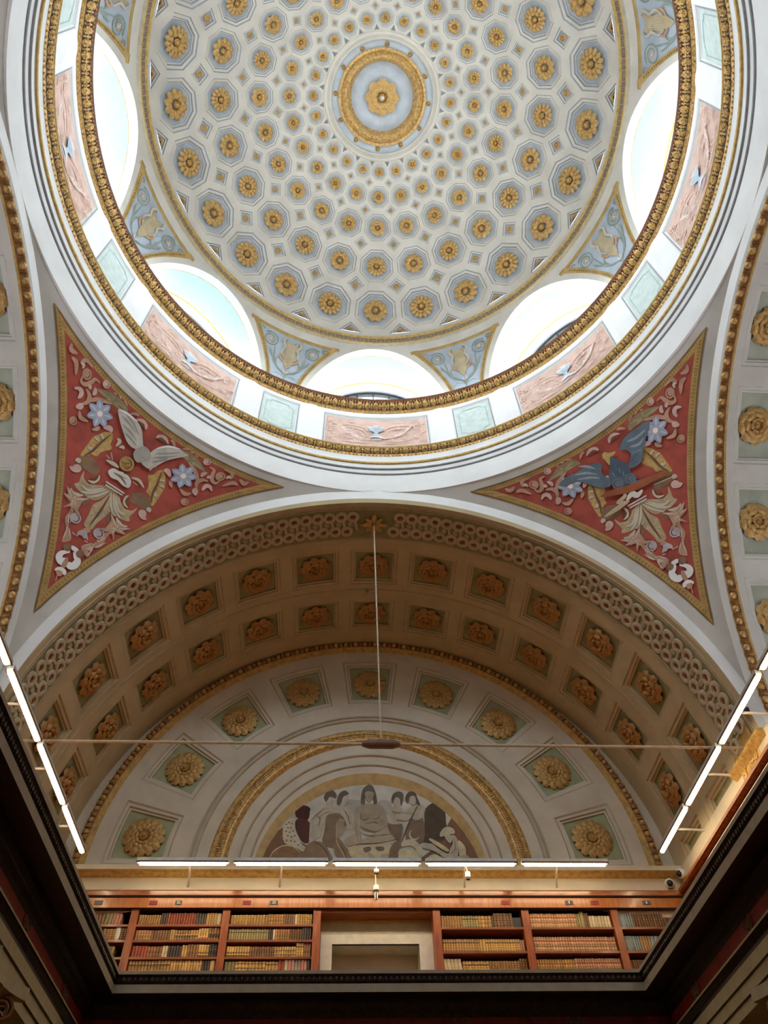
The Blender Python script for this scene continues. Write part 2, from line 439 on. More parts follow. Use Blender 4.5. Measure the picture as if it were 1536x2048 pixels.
# ------------------------------------------------------------------ windows
def rotz(pts, az):
    a = rad(az); return [(x * cos(a) + y * sin(a), -x * sin(a) + y * cos(a), z) for x, y, z in pts]
YW = 5.68
WNAME = {0: 'straight ahead', 45: 'second to the right', 90: 'at the far right', 315: 'second to the left', 270: 'at the far left'}
for k in range(8):
    az = k * 45
    R = lambda P: rotz([P], az)[0]
    mb = MB(); pr = opening(28, SILL)
    def ys(x, z): return math.sqrt(RD * RD - x * x - (z - ZD) ** 2)
    rows = []
    for x, z in pr:
        y0 = ys(x, z)
        rows.append([R((x, y, z)) for y in (y0, y0 + .17, y0 + .185, 5.42, 5.46, YW, YW + .18)])
    mb.grid(rows, 0, mf=lambda i, j: (0, 1, 2, 1, 0, 0)[j])
    mb.grid([[R((-WA, y, SILL)) for y in (4.95, YW + .18)], [R((WA, y, SILL)) for y in (4.95, YW + .18)]], 0)
    w = structure(mb.build('window_%d' % (k + 1), ['white', 'ochre', 'palecyan'], angle=40), 'deep arched dome window with pale blue painted soffit')
    mb = MB()
    inner = [(x * .955, WZ + (z - WZ) * .955 if z > WZ else z) for x, z in pr]
    rows = [[R((a[0], YW, a[1])), R((b[0], YW, b[1])), R((b[0], YW + .07, b[1]))] for a, b in zip(pr, inner)]
    mb.grid(rows)
    for xm in (-1.08, -.72, -.36, 0, .36, .72, 1.08):
        zt = WZ + WB * .955 * math.sqrt(max(0, 1 - (xm / (WA * .955)) ** 2))
        rows = [[R((xm + dx, YW + dy, z)) for dx, dy in ((-.012, .0), (.012, .0), (.012, .05), (-.012, .05))] for z in (SILL, zt)]
        mb.grid(rows, 0, True)
    for zz in (14.15, 14.8):
        xx = WA * .955 * math.sqrt(1 - ((zz - WZ) / (WB * .955)) ** 2)
        rows = [[R((x, YW + dy, zz + dz)) for dz, dy in ((-.012, .0), (.012, .0), (.012, .05), (-.012, .05))] for x in (-xx, xx)]
        mb.grid(rows, 0, True)
    mb.build('frame', ['iron'], w, angle=40)
    mb = MB(); mb.poly([R((x, YW + .03, z)) for x, z in pr]); mb.build('pane', ['glass'], w, smooth=False)
    if az == 315:
        mb = MB()
        P = [(x * .62 - .1, SILL + (z - SILL) * .42) for x, z in pr]
        rows = [[R((x, YW + .1 + .02 * (i % 2), SILL)), R((x, YW + .1 + .02 * (i % 2), z))] for i, (x, z) in enumerate(P)]
        mb.grid(rows); mb.build('blind', ['black'], w)

# ================================================================== DRUM
def lathe_obj(name, prof, mats, mf, n=240, **kw):
    mb = MB(); mb.lathe(prof, n, mf=mf); return mb.build(name, mats, **kw)
structure(lathe_obj('trim_2', [(5.12, 10.65), (5.0, 10.675), (4.975, 11.15), (4.955, 11.155), (4.945, 11.17), (4.955, 11.18), (4.935, 11.25), (4.905, 11.26), (4.905, 11.285), (4.92, 11.29), (4.90, 11.385), (4.87, 11.39), (4.865, 11.425), (4.885, 11.43), (4.87, 11.61), (4.86, 11.63)],
    ['white', 'line', 'ochre'], lambda j: (0, 0, 1, 1, 0, 0, 1, 1, 0, 0, 2, 2, 0, 0, 0)[j], 288, angle=25), 'white stepped ring cornice under the drum')
def cyma(name, label, prof, leafn, i0, i1, beads):
    """cornice with a cove coloured dark for crevice shade and gilded acanthus leaves; the cove runs between profile points i0..i1"""
    mb = MB(); mb.lathe(prof, 288, mf=lambda j: 1 if i0 <= j < i1 else 0)
    o = structure(mb.build(name, ['gold', 'coveshade'], angle=40), label)
    cv = prof[i0:i1 + 1]; seg = [math.hypot(b[0]-a[0], b[1]-a[1]) for a, b in zip(cv, cv[1:])]; T = sum(seg)
    def at(t):
        d = t * T
        for (p, q), l in zip(zip(cv, cv[1:]), seg):
            if d <= l or (p, q) == (cv[-2], cv[-1]): return (p[0] + (q[0]-p[0]) * d / l, p[1] + (q[1]-p[1]) * d / l)
            d -= l
    mb = MB(); st = 2 * pi / leafn
    def leaf(a0, W, t0, t1, H, nu, nv):
        rows = []
        for i in range(nu + 1):
            u = i / nu; r, z = at(t0 + (t1 - t0) * u)
            w = W * (sin(pi * (.14 + .74 * u)) ** .8) * (1 + .22 * cos(u * 3.5 * 2 * pi))
            row = []
            for j in range(nv + 1):
                sgn = -1 + 2 * j / nv
                dl = .006 + H * (.35 + .65 * u) * (1 - .75 * sgn * sgn) * sin(pi * min(1, .1 + u * .82)) ** .6 - (.012 if abs(sgn) < .2 else 0)
                a = a0 + w * sgn
                row.append(((r - dl) * sin(a), (r - dl) * cos(a), z - .3 * dl))
            rows.append(row)
        mb.grid(rows)
    for k in range(leafn):
        a = k * st
        leaf(a, st * .34, .02, 1., .045, 9, 4)
        leaf(a + st * .5, st * .11, .1, .95, .04, 5, 2)
    mb.build('acanthus_leaf_band', ['golddark'], o, angle=70)
    for (r, z, br, cnt) in beads:
        mb = MB()
        for j in range(cnt):
            a = 2 * pi * j / cnt; mb.ball((r * sin(a), r * cos(a), z), br, 6, 4)
        mb.build('bead_row', ['gold'], o)
    return o
cyma('trim_3', 'gilded leaf cornice below the painted frieze', [(4.90, 11.60), (4.865, 11.605), (4.855, 11.635), (4.845, 11.65), (4.81, 11.72), (4.79, 11.755), (4.78, 11.765), (4.78, 11.79), (4.785, 11.805), (4.93, 11.86)], 168, 3, 5, [(4.855, 11.625, .018, 420)])
structure(lathe_obj('trim_4', [(4.782, 11.77), (4.772, 11.778), (4.772, 11.80), (4.785, 11.81)], ['ochre'], lambda j: 0, 240), 'thin gilded fillet on the lower cornice')
cyma('trim_5', 'gilded leaf cornice at the foot of the dome windows', [(4.93, 13.19), (4.885, 13.195), (4.875, 13.235), (4.85, 13.25), (4.79, 13.33), (4.755, 13.375), (4.745, 13.38)], 180, 3, 5, [(4.87, 13.215, .017, 420), (4.742, 13.385, .016, 500)])
structure(lathe_obj('trim_6', [(4.75, 13.37), (4.725, 13.395), (4.725, 13.485), (4.74, 13.5), (5.3, 13.5)], ['darkbrown', 'white'], lambda j: (0, 0, 0, 1)[j], 240), 'dark brown lip above the gilded cornice')

# frieze with panels
RF = 4.9
F = CP(RF)
mb = MB(); panels = []; gp = []
for k in range(-4, 4):
    panels.append((k * 45 - 12.4, k * 45 + 12.4, 11.98, 13.08)); gp.append((k * 45 + 22.5 - 4.7, k * 45 + 22.5 + 4.7, 11.92, 13.12))
U = spaced(-195, 165, 2.5); V = [11.84, 12.5, 13.22]
cell = lambda p, m: [(0.35, .03, .02, 0), (.7, .055, .02, 1), (.9, .07, .05, 0)]
us = sorted(set([round(x, 3) for x in U]))
allp = panels + gp
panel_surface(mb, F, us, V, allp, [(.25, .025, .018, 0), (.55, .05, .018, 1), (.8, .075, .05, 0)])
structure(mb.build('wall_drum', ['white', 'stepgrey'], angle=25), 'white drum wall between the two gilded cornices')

# pilaster strips between frieze panels
mb = MB()
for k in range(8):
    for sgn in (-1, 1):
        c = k * 45 + sgn * 15.1
        mb.grid([[F(c - 1.6 + 3.2 * i / 3, z, d) for z in (11.86, 13.2)] for i, d in enumerate((0, -.015, -.015, 0))], 0)
structure(mb.build('trim_7', ['white'], angle=20), 'shallow white pilaster strips between the frieze panels')

# ================================================================== PENDENTIVES
def pend_rows(k, elmax, nrow=40, ncol=48, e0=None):
    emin = math.degrees(math.acos(min(1, k * math.sqrt(2)))) + .02
    rows = []
    for i in range(nrow + 1):
        t = i / nrow; el = emin + (elmax - emin) * t
        a = math.degrees(math.acos(min(1, k / cos(rad(el)))))
        rows.append([(90 - (90 - a) if False else a_, el) for a_ in [(90 - a) + (a - (90 - a)) * j / ncol if False else (90 - a) * (1 - j / ncol) + a * j / ncol for j in range(ncol + 1)]])
    return rows
KP, EP0 = 5.0 / RP, 45.35
QN = {(1, 1): ('right', 1), (-1, 1): ('left', 2), (1, -1): ('near right', 3), (-1, -1): ('near left', 4)}
for q, (nm, idx) in QN.items():
    mb = MB(); mb.grid([[PP(a, e, 0, q) for a, e in r] for r in pend_rows(KP, EP0)])
    structure(mb.build('ceiling_pendentive_%d' % idx, ['grey'], angle=60), 'grey curved pendentive under the drum')

# ================================================================== VAULTS
R_OUT, R_ARR, ZC = 5.085, 4.88, 5.6
def arch_face(mb, side, r0, r1, m):
    rows = []
    for i in range(97):
        a = rad(-98 + 196 * i / 96)
        row = []
        for r, zc in ((r0, ZP), (r1, ZC)):
            h, z = r * sin(a), zc + r * cos(a)
            row.append({'N': (h, 5, z), 'S': (-h, -5, z), 'E': (5, -h, z), 'W': (-5, h, z)}[side])
        rows.append(row)
    mb.grid(rows, m)
AZI = 12.78
usN = spaced(-97, 97, 3.2)
steps = [(.3, .025, .02, 1), (.75, .065, .02, 0), (.85, .075, .05, 1), (1.2, .105, .05, 0), (1.3, .115, .08, 2)]
for side in 'NSEW':
    mb = MB(); fn = VN(side)
    arch_face(mb, side, R_OUT, R_ARR, 3)
    # chamfer from arris to soffit
    rows = []
    for i in range(97):
        a = rad(-97 + 194 * i / 96); h, z = R_ARR * sin(a), ZC + R_ARR * cos(a)
        p0 = {'N': (h, 5, z), 'S': (-h, -5, z), 'E': (5, -h, z), 'W': (-5, h, z)}[side]
        rows.append([p0, fn(-97 + 194 * i / 96, (5.03 if side in 'NE' else 5.03), 0) if side in 'NS' else VN(side)(-97 + 194 * i / 96, 5.03, 0)])
    mb.grid(rows, 0)
    if side == 'N':
        pan = [(i * AZI - 5.15, i * AZI + 5.15, 6.12, 7.0) for i in range(-7, 8)] + [(i * AZI - 5.15, i * AZI + 5.15, 7.42, 8.26) for i in range(-7, 8)]
    elif side in 'EW':
        pan = [(i * 17 - 6.9, i * 17 + 6.9, 5.28, 5.98) for i in range(-5, 6)]
    else: pan = []
    us = usN
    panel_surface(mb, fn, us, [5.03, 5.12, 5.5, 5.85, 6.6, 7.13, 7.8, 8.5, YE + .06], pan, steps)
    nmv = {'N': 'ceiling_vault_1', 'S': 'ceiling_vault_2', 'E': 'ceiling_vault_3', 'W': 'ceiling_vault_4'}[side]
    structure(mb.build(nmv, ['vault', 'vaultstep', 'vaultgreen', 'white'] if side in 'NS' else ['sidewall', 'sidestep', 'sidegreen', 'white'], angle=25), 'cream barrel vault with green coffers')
NV = VN('N')
NM = lambda a, b, d=0.: NV(math.degrees(a / RV), b, d)          # metric chart on the far vault
arc = lambda a0, a1, y, n=120: [(rad(a0 + (a1 - a0) * i / n) * RV, y) for i in range(n + 1)]
mb = MB()
for y, w in ((5.125, .03), (5.165, .03), (5.845, .035), (7.13, .022)):
    ribbon(mb, NM, arc(-92, 92, y), w, .02, 0)
structure(mb.build('trim_8', ['vaultstep'], angle=60), 'thin mouldings along the far vault')
# guilloche band
mb = MB()
mb.grid([[NV(a, y, -.004) for y in (5.19, 5.82)] for a in spaced(-86, 86, 2)], 1)
NR = 70; per = 172 / NR
for k in range(NR + 1):
    for row, y in ((0, 5.335), (1, 5.66)):
        a = -86 + (k + .5 * row) * per
        if abs(a) > 85.5 or abs(a + .5) < 3.4: continue
        c = (rad(a) * RV, y)
        ribbon(mb, lambda x, yy, d=0.: NM(x, yy, d - .01), [(c[0] + .083 * cos(t * pi / 8), c[1] + .083 * sin(t * pi / 8)) for t in range(16)], .068, .035, 0, closed=True)
        pts = [NM(c[0] + .056 * cos(t * pi / 6), c[1] + .056 * sin(t * pi / 6), -.012) for t in range(12)]
        mb.poly(pts, 2)
        # connecting bands
        sg = -1 if row else 1
        x1 = rad(a + per * .5) * RV; y1 = 5.66 if row == 0 else 5.335
        path = [(c[0] + (x1 - c[0]) * t + sg * .0, c[1] + (y1 - c[1]) * (t - sin(2 * pi * t) / (2 * pi) * 1.1)) for t in [i / 8 for i in range(2, 7)]]
        if row == 0: ribbon(mb, lambda x, yy, d=0.: NM(x, yy, d - .008), path, .05, .02, 0)
    a = -86 + (k + .75) * per                      # little palmette between
    if abs(a) < 84 and abs(a + .5) > 3.4:
        c = (rad(a) * RV, 5.5)
        for q in (-2, -1, 0, 1, 2):
            t = q * .45
            ribbon(mb, lambda x, yy, d=0.: NM(x, yy, d - .008), [(c[0] - .03, c[1]), (c[0] - .03 + .085 * cos(t), c[1] + .085 * sin(t))], .022, .018, 0)
structure(mb.build('trim_9', ['guil', 'guilback', 'eye'], angle=50), 'interlaced guilloche band on the far vault')
for sgn, w in ((1, 'right'), (-1, 'left')):
    mb = MB(); a0, a1 = sorted((sgn * 84.6, sgn * 91)); random.seed(3)
    mb.grid([[NV(a, y, -.02) for y in (5.2, 5.82)] for a in spaced(a0, a1, 1)])
    for i in range(26):
        a = a0 + random.random() * (a1 - a0); y = 5.24 + random.random() * .5
        ribbon(mb, lambda x, yy, d=0.: NM(x, yy, d - .02), [(rad(a) * RV, y), (rad(a + .6) * RV, y + .04), (rad(a + .3) * RV, y + .1)], .03, .02, 0)
    structure(mb.build('trim_%d' % (10 if sgn > 0 else 11), ['ochre'], angle=50), f'gilded foliage panel at the {w} foot of the guilloche')
# egg and leaf arrises of the side vaults
for side, idx in (('E', 12), ('W', 13)):
    fn = VN(side); mb = MB(); FM = lambda a, b, d=0., fn=fn: fn(math.degrees(a / RV), b, d)
    sx = 1 if side == 'E' else -1
    mirror = 1
    rows = []
    for i in range(181):
        a = -97 + 194 * i / 180
        rows.append([fn(a, y, d) for y, d in ((4.995, -.005), (4.985, -.05), (5.01, -.075), (5.05, -.06), (5.12, -.03), (5.16, -.015), (5.165, .0))])
    mb.grid(rows, 0, mf=lambda i, j: 1 if j > 3 else 2 if 0 < j < 4 else 0)
    n = 84
    for k in range(n + 1):
        a = -97 + 194 * k / n
        c = Vector(fn(a, 5.03, -.055)); X = (Vector(fn(a + .5, 5.03, -.055)) - c).normalized(); Nn = (Vector(fn(a, 5.03, -.2)) - c).normalized(); Yv = X.cross(Nn)
        mb.ball(c, 1, 8, 6, 0, (X, Yv, Nn), (.058, .05, .045))
        for q in (.42, .5, .58):
            aa = a + 194 / n * q
            ribbon(mb, FM, [(rad(aa) * RV, 4.985), (rad(aa) * RV, 5.09)], .016, .085, 0)
    structure(mb.build('trim_%d' % idx, ['gold', 'ochre', 'leafbrown'], angle=60), 'gilded egg and leaf moulding on the side arch')

# ================================================================== END WALL
mb = MB()
pan = [(i * 20.35 - 7.5, i * 20.35 + 7.5, 3.2, 4.22) for i in range(-4, 5)]
st = [(.45, .03, .02, 1), (1.1, .075, .02, 0), (1.3, .085, .05, 1), (1.75, .115, .05, 0), (1.9, .125, .08, 2)]
panel_surface(mb, EP, spaced(-100, 100, 3.5), [2.86, 3.6, 4.4, 4.9, 5.35], pan, st)
structure(mb.build('wall_end', ['endwall', 'creamstep', 'green'], angle=25), 'cream end wall with fan of green coffers')
def arcband(mb, zc, prof, a0=-91, a1=91, n=120, m=0, mf=None):
    mb.grid([[(r * sin(rad(a)), YE + d, zc + r * cos(rad(a))) for r, d in prof] for a in spaced(a0, a1, (a1 - a0) / n)], m, mf=mf)
mb = MB(); arcband(mb, ZE, [(2.9, 0), (2.89, -.03), (2.86, -.035), (2.85, -.01), (2.83, -.01), (2.82, -.03), (2.79, -.025), (2.78, .0)])
structure(mb.build('trim_14', ['creamstep'], angle=40), 'thin moulding arch on the end wall')
mb = MB(); arcband(mb, 5.755, [(2.90, .004), (2.57, .004)], m=0)
arcband(mb, 5.75, [(2.585, 0), (2.57, -.035), (2.54, -.05), (2.46, -.045), (2.36, -.06), (2.33, -.05), (2.31, -.02), (2.28, 0)], m=1)
random.seed(5)
for i in range(190):
    a = -91 + 182 * i / 190
    for r in (2.385, 2.43, 2.475):
        mb.ball((r * sin(rad(a)), YE - .05, 5.75 + r * cos(rad(a))), .022, 6, 4, 1)
structure(mb.build('trim_15', ['endwall', 'gold'], angle=50), 'wide gilded archivolt around the lunette')
mb = MB()
# plain ring, bead ring, moulding, reveal
def blend(c0, r0, c1, r1, d0, d1, m):
    rows = []
    for a in spaced(-91, 91, 2):
        rows.append([(r0 * sin(rad(a)), YE + d0, c0 + r0 * cos(rad(a))), (r1 * sin(rad(a)), YE + d1, c1 + r1 * cos(rad(a)))])
    mb.grid(rows, m)
blend(5.75, 2.29, 5.70, 2.13, 0, 0, 0)
arcband(mb, 5.70, [(2.13, 0), (2.125, -.03), (2.10, -.035), (2.09, 0)], m=1)
blend(5.70, 2.09, 5.68, 1.95, 0, 0, 0)
arcband(mb, 5.68, [(1.95, 0), (1.945, -.025), (1.925, -.03), (1.91, 0)], m=1)
blend(5.68, 1.91, 5.58, 1.88, 0, 0, 0)
blend(5.58, 1.88, 5.50, 1.80, 0, .1, 2)
structure(mb.build('trim_16', ['endwall', 'creamstep', 'paleochre'], angle=30), 'stepped cream rings round the painted lunette')
mb = MB()
prof = [(4.66, 0), (4.655, -.06), (4.63, -.10), (4.58, -.115), (4.53, -.09), (4.51, -.04), (4.47, -.03), (4.46, 0)]
arcband(mb, ZE, prof, -91, 91, 160, mf=lambda i, j: 1 if j > 3 or j == 0 else 2)
n = 73
for k in range(n + 1):
    a = -90.5 + 181 * k / n; A = rad(a); c = Vector((4.585 * sin(A), YE - .105, ZE + 4.585 * cos(A)))
    X = Vector((cos(A), 0, -sin(A))); Z = Vector((sin(A), 0, cos(A))); Y = Vector((0, 1, 0))
    mb.ball(c, 1, 8, 6, 0, (X, Y, Z), (.05, .05, .05))
    for q in (.4, .5, .6):
        A2 = rad(a + 181 / n * q); X2 = Vector((cos(A2), 0, -sin(A2))); Z2 = Vector((sin(A2), 0, cos(A2)))
        mb.ball(Vector((4.585 * sin(A2), YE - .105, ZE + 4.585 * cos(A2))), 1, 6, 4, 0, (X2, Y, Z2), (.010, .04, .065))
structure(mb.build('trim_17', ['gold', 'ochre', 'leafbrown'], angle=60), 'gilded bead moulding arch framing the end wall')

mb = MB(); N = 96; rows = []
for i in range(N + 1):
    a = 2 * pi * i / N; k = 9.3 / max(abs(sin(a)), abs(cos(a)))
    rows.append([(5.04 * sin(a), 5.04 * cos(a), 10.75), (5.5 * sin(a), 5.5 * cos(a), 10.95), (k * sin(a), k * cos(a), 10.95), (k * sin(a), k * cos(a), -1.1)])
mb.grid(rows); mb.lathe([(5.5, 10.9), (5.5, 13.46), (5.2, 13.48)], 96)
structure(mb.build('lightseal', ['grey'], smooth=False), 'outer roof added to block stray sky light')  # added shell out of view, stops sky light leaking through mesh gaps
# ------------------------------------------------------------------ lower walls, cornices
def sweepx(name, prof, x0, x1, mats, mf, label, **kw):
    mb = MB(); mb.grid([[(x, y, z) for y, z in prof] for x in (x0, (x0 + x1) / 2, x1)], 0, mf=lambda i, j: mf(j)); return structure(mb.build(name, mats, smooth=False), label)
sweepx('trim_18', [(YE, 5.74), (8.5, 5.72), (8.49, 5.645), (8.50, 5.64), (8.56, 5.63), (8.62, 5.60), (8.665, 5.59)], -4.9, 4.9, ['cream', 'ochre'], lambda j: (0, 0, 0, 1, 1, 1)[j], 'cream and ochre cornice shelf below the lunette')
sweepx('wall_north', [(8.66, 5.60), (8.66, 5.30)], -4.9, 4.9, ['cream'], lambda j: 0, 'cream wall band above the bookcases')
for sx, nm in ((1, 'right'), (-1, 'left')):
    mb = MB()
    x = sx * 4.88
    mb.grid([[(sx * 5.0, y, 5.72), (x, y, 5.71), (x, y, 5.38)] for y in (-8.7, 0, 4.86, 8.7)])
    structure(mb.build('wall_%s' % nm, ['cream'], smooth=False), 'cream wall band along the gallery side')
    mb = MB()
    prof = [(4.88, 5.42), (4.75, 5.40), (4.745, 5.355), (4.77, 5.34), (4.82, 5.33), (4.82, 5.27), (4.76, 5.255), (4.755, 5.21), (4.79, 5.20), (4.80, 5.0)]
    mb.grid([[(sx * px, y, pz) for px, pz in prof] for y in (-8.7, 0, 8.6)], 0, mf=lambda i, j: (0, 0, 0, 0, 1, 0, 0, 0, 0)[j])
    structure(mb.build('trim_%d' % (19 if sx > 0 else 20), ['wood', 'darkwood'], smooth=False), f'mahogany bookcase cornice along the {nm} gallery wall')
    mb = MB(); mb.grid([[(sx * 4.83, y, z) for z in (5.05, 3.0)] for y in (-8.7, 8.6)]); structure(mb.build('wall_gallery_%s' % nm, ['woodup'], smooth=False), 'dark shelving wall along the gallery')
    # gilded impost on the pier
    mb = MB()
    mb.grid([[(sx * px, y, pz) for px, pz in ((4.88, 5.735), (4.79, 5.73), (4.785, 5.695), (4.80, 5.68), (4.83, 5.66), (4.86, 5.635), (4.88, 5.62))] for y in (4.93, 6.0)], 0)
    for y in (4.93, 6.0): mb.poly([(sx * px, y, pz) for px, pz in ((4.88, 5.735), (4.79, 5.73), (4.785, 5.695), (4.80, 5.68), (4.83, 5.66), (4.86, 5.635), (4.88, 5.62))])
    structure(mb.build('trim_%d' % (21 if sx > 0 else 22), ['ochre'], smooth=False), f'gilded impost moulding on the {nm} pier')
# mahogany cornice over the end bookcases
sweepx('trim_23', [(8.66, 5.40), (8.605, 5.385), (8.595, 5.365), (8.60, 5.305), (8.61, 5.30), (8.625, 5.285), (8.635, 5.28), (8.635, 5.14), (8.72, 5.135)], -4.9, 4.9, ['wood', 'darkwood', 'woodlight'], lambda j: (1, 0, 0, 1, 1, 1, 2, 1)[j], 'polished mahogany cornice above the end bookcases')
# ================================================================== GALLERY EDGE AND ENTABLATURE
HX, HY = 2.84, 5.98
def rect_sweep(mb, prof, mf):
    cs = [(1, 1), (-1, 1), (-1, -1), (1, -1), (1, 1)]
    mb.grid([[(a * (HX + o), b * (HY + o), z) for o, z in prof] for a, b in cs], mf=lambda i, j: mf(j))
mb = MB()
prof = [(.1, 3.30), (-.03, 3.295), (-.03, 3.262), (-.022, 3.255), (-.005, 3.235), (.0, 3.20), (.012, 3.182), (.0, 3.175), (.003, 3.095), (.2, 3.10), (.205, 3.06), (.24, 3.03), (.25, 3.01), (.29, 2.985), (.31, 2.95)]
rect_sweep(mb, prof, lambda j: (0, 0, 1, 1, 1, 1, 1, 0, 1, 1, 1, 1, 1, 1)[j])
edge = structure(mb.build('trim_24', ['beige', 'darkcornice'], smooth=False), 'beige and dark gallery edge cornice around the opening')
mb = MB()                                       # leaf relief on the dark strip
for i in range(96):
    x = -HX + 2 * HX * (i + .5) / 96
    mb.ball((x, HY - .004, 3.218), 1, 6, 4, 0, None, (.022, .016, .026))
for sx in (-1, 1):
    for i in range(150):
        y = -2 + (HY + 2) * (i + .5) / 150
        mb.ball((sx * (HX - .004), y, 3.218), 1, 6, 4, 0, None, (.016, .022, .026))
mb.build('leaf_relief', ['darkcornice'], edge)
mb = MB(); rect_sweep(mb, [(.31, 2.95), (.31, 2.79)], lambda j: 0)
structure(mb.build('wall_frieze', ['maroon'], smooth=False), 'dark maroon frieze below the gallery')
mb = MB()
prof = [(.31, 2.795), (.245, 2.79), (.245, 2.772), (.26, 2.765), (.29, 2.72), (.275, 2.68), (.275, 2.675), (.275, 2.58), (.295, 2.575), (.295, 2.48), (.315, 2.475), (.315, 2.39), (.85, 2.39), (.85, 2.6)]
rect_sweep(mb, prof, lambda j: (0, 0, 1, 1, 1, 0, 0, 1, 0, 1, 0, 0, 0)[j])
structure(mb.build('trim_25', ['archi', 'darkcornice'], smooth=False), 'olive beige architrave with three fascias')
mb = MB()
for x0, x1, y0, y1 in ((-4.9, -HX - .05, -8.75, 8.75), (HX + .05, 4.9, -8.75, 8.75), (-HX - .05, HX + .05, HY + .05, 8.75), (-HX - .05, HX + .05, -8.75, -HY - .05)):
    mb.box((x0, y0, 3.12), (x1, y1, 3.28))
structure(mb.build('floor_gallery', ['floor'], smooth=False), 'gallery floor')
# lower hall shell, closing walls
mb = MB(); mb.box((-6.2, -9.2, -1.2), (6.2, 9.2, -1.07)); structure(mb.build('floor', ['floor'], smooth=False), 'dark board floor of the hall')
mb = MB()
for sx in (-1, 1): mb.poly([(sx * 4.9, -9, -1.1), (sx * 4.9, 9, -1.1), (sx * 4.9, 9, 3.1), (sx * 4.9, -9, 3.1)])
for sy in (-1, 1): mb.poly([(-4.9, sy * 8.8, -1.1), (4.9, sy * 8.8, -1.1), (4.9, sy * 8.8, 3.1), (-4.9, sy * 8.8, 3.1)])
structure(mb.build('wall_lower_hall', ['lowwall'], smooth=False), 'lower hall walls')
mb = MB()
for sx in (-1, 1): mb.poly([(sx * 8.8, -6, 3), (sx * 8.8, 6, 3), (sx * 8.8, 6, 10.6), (sx * 8.8, -6, 10.6)])
mb.poly([(-6, -8.8, 3), (6, -8.8, 3), (6, -8.8, 10.6), (-6, -8.8, 10.6)])
structure(mb.build('wall_arm_ends', ['cream'], smooth=False), 'plain end walls of the other arms')

# anthemions on the maroon frieze
def anthemion(pos, normal, label, group):
    mb = MB(); m = frame(pos, normal, (0, 0, 1))
    ch = lambda a, b, d=0.: (a, b, .004 - d)
    for s in (-1, 1):
        ribbon(mb, ch, [(s * (.012 + .075 * sin(t)), -.06 + .13 * t / 2.6) for t in [i * .26 for i in range(11)]], .014, .008)
        ribbon(mb, ch, [(s * .05 * sin(t), -.06 + .04 * t) for t in [i * .3 for i in range(8)]], .012, .008)
    for q in range(-3, 4): ribbon(mb, ch, [(q * .008, -.02), (q * .022, .05 - abs(q) * .008)], .012, .01)
    o = mb.build('frieze_palmette', ['brown']); o.matrix_world = m
    tag(o, label, 'ornament', group)
for i, x in enumerate((-2.02, -.8, .85, 2.08)):
    anthemion((x, HY + .30, 2.875), (0, -1, 0), f'brown palmette on the dark maroon frieze at the bottom edge, {ordinal(i + 1)} from the left', 'palmettes on the far frieze')
for sx, w in ((-1, 'left'), (1, 'right')):
    for y, t in ((3.88, 'farther out towards the picture edge'), (5.39, 'nearer the corner')):
        anthemion((sx * (HX + .30), y, 2.875), (-sx, 0, 0), f'faint brown palmette on the {w} maroon frieze, the one {t}', 'palmettes on the side friezes')

# Corinthian columns at the frame edges
def spiral(r, turns, n=26, a0=0., sgn=1): return [(r * (1 - .86 * i / n) * cos(a0 + sgn * 2 * pi * turns * i / n), r * (1 - .86 * i / n) * sin(a0 + sgn * 2 * pi * turns * i / n)) for i in range(n + 1)]
def column(cx, cy, label, mesh_src=None):
    root = empty('corinthian_column', (cx, cy, -1.07), label, 'column', 'corinthian columns under the gallery')
    def part(name, mb, m, **k): return reparent_keep(mb.build(name, m, **k), root)
    mb = MB(); mb.lathe([(.30, 1.72), (.285, 1.2), (.27, 0), (.29, -1.07)], 24)
    mb.v = [(x + cx, y + cy, z) for x, y, z in mb.v]; part('shaft', mb, ['archi'])
    mb = MB(); mb.lathe([(.26, 1.74), (.25, 1.95), (.29, 2.15), (.36, 2.28)], 24); mb.v = [(x + cx, y + cy, z) for x, y, z in mb.v]; part('bell', mb, ['leafbrown'])
    mb = MB(); P = []
    for q in range(4):
        a0 = q * pi / 2
        for t in range(9):
            u = -1 + 2 * t / 8; d = .33 + .10 * u * u; P.append((d, u * .40, a0))
    P = [(cx + d * cos(a) - w * sin(a), cy + d * sin(a) + w * cos(a)) for d, w, a in P]
    mb.grid([[(x, y, z) for x, y in P] for z in (2.30, 2.39)], 0, True); mb.face([0 + i for i in range(len(P))]); part('abacus', mb, ['archi'], smooth=False)
    for tier, (n, r0, z0_, h, w) in enumerate(((8, .265, 1.74, .26, .105), (8, .27, 1.80, .42, .10))):
        for k in range(n):
            a = 2 * pi * (k + .5 * tier) / n; mb = MB(); rows = []
            for i in range(9):
                t = i / 8; out = .03 + .10 * t ** 3; zz = z0_ + h * (t if t < .85 else .85 + (t - .85) * -.6); ww = w * (.55 + .45 * sin(pi * min(1, t * 1.1))) * (1 - .6 * max(0, t - .7) / .3) * (1 + .13 * cos(t * 28))
                rows.append([(cx + (r0 + out + .02 * (1 - abs(s))) * cos(a) - ww * s * sin(a), cy + (r0 + out + .02 * (1 - abs(s))) * sin(a) + ww * s * cos(a), zz) for s in (-1, -.5, 0, .5, 1)])
            mb.grid(rows); part('acanthus_leaf', mb, ['leafbrown'])
    for q in range(4):
        a = pi / 4 + q * pi / 2
        for s in (-1, 1):
            mb = MB(); a2 = a + s * .13
            sp = spiral(.085, 2.1, 30, pi * .5, -1)
            mb.tube([(cx + (.40 + u) * cos(a2), cy + (.40 + u) * sin(a2), 2.20 + v) for u, v in sp], [.018 * (1 - .5 * i / 30) for i in range(31)], 6); part('volute', mb, ['leafbrown'])
    return root
column(-3.36, 3.45, 'fluteless column with brown acanthus capital at the bottom left corner')
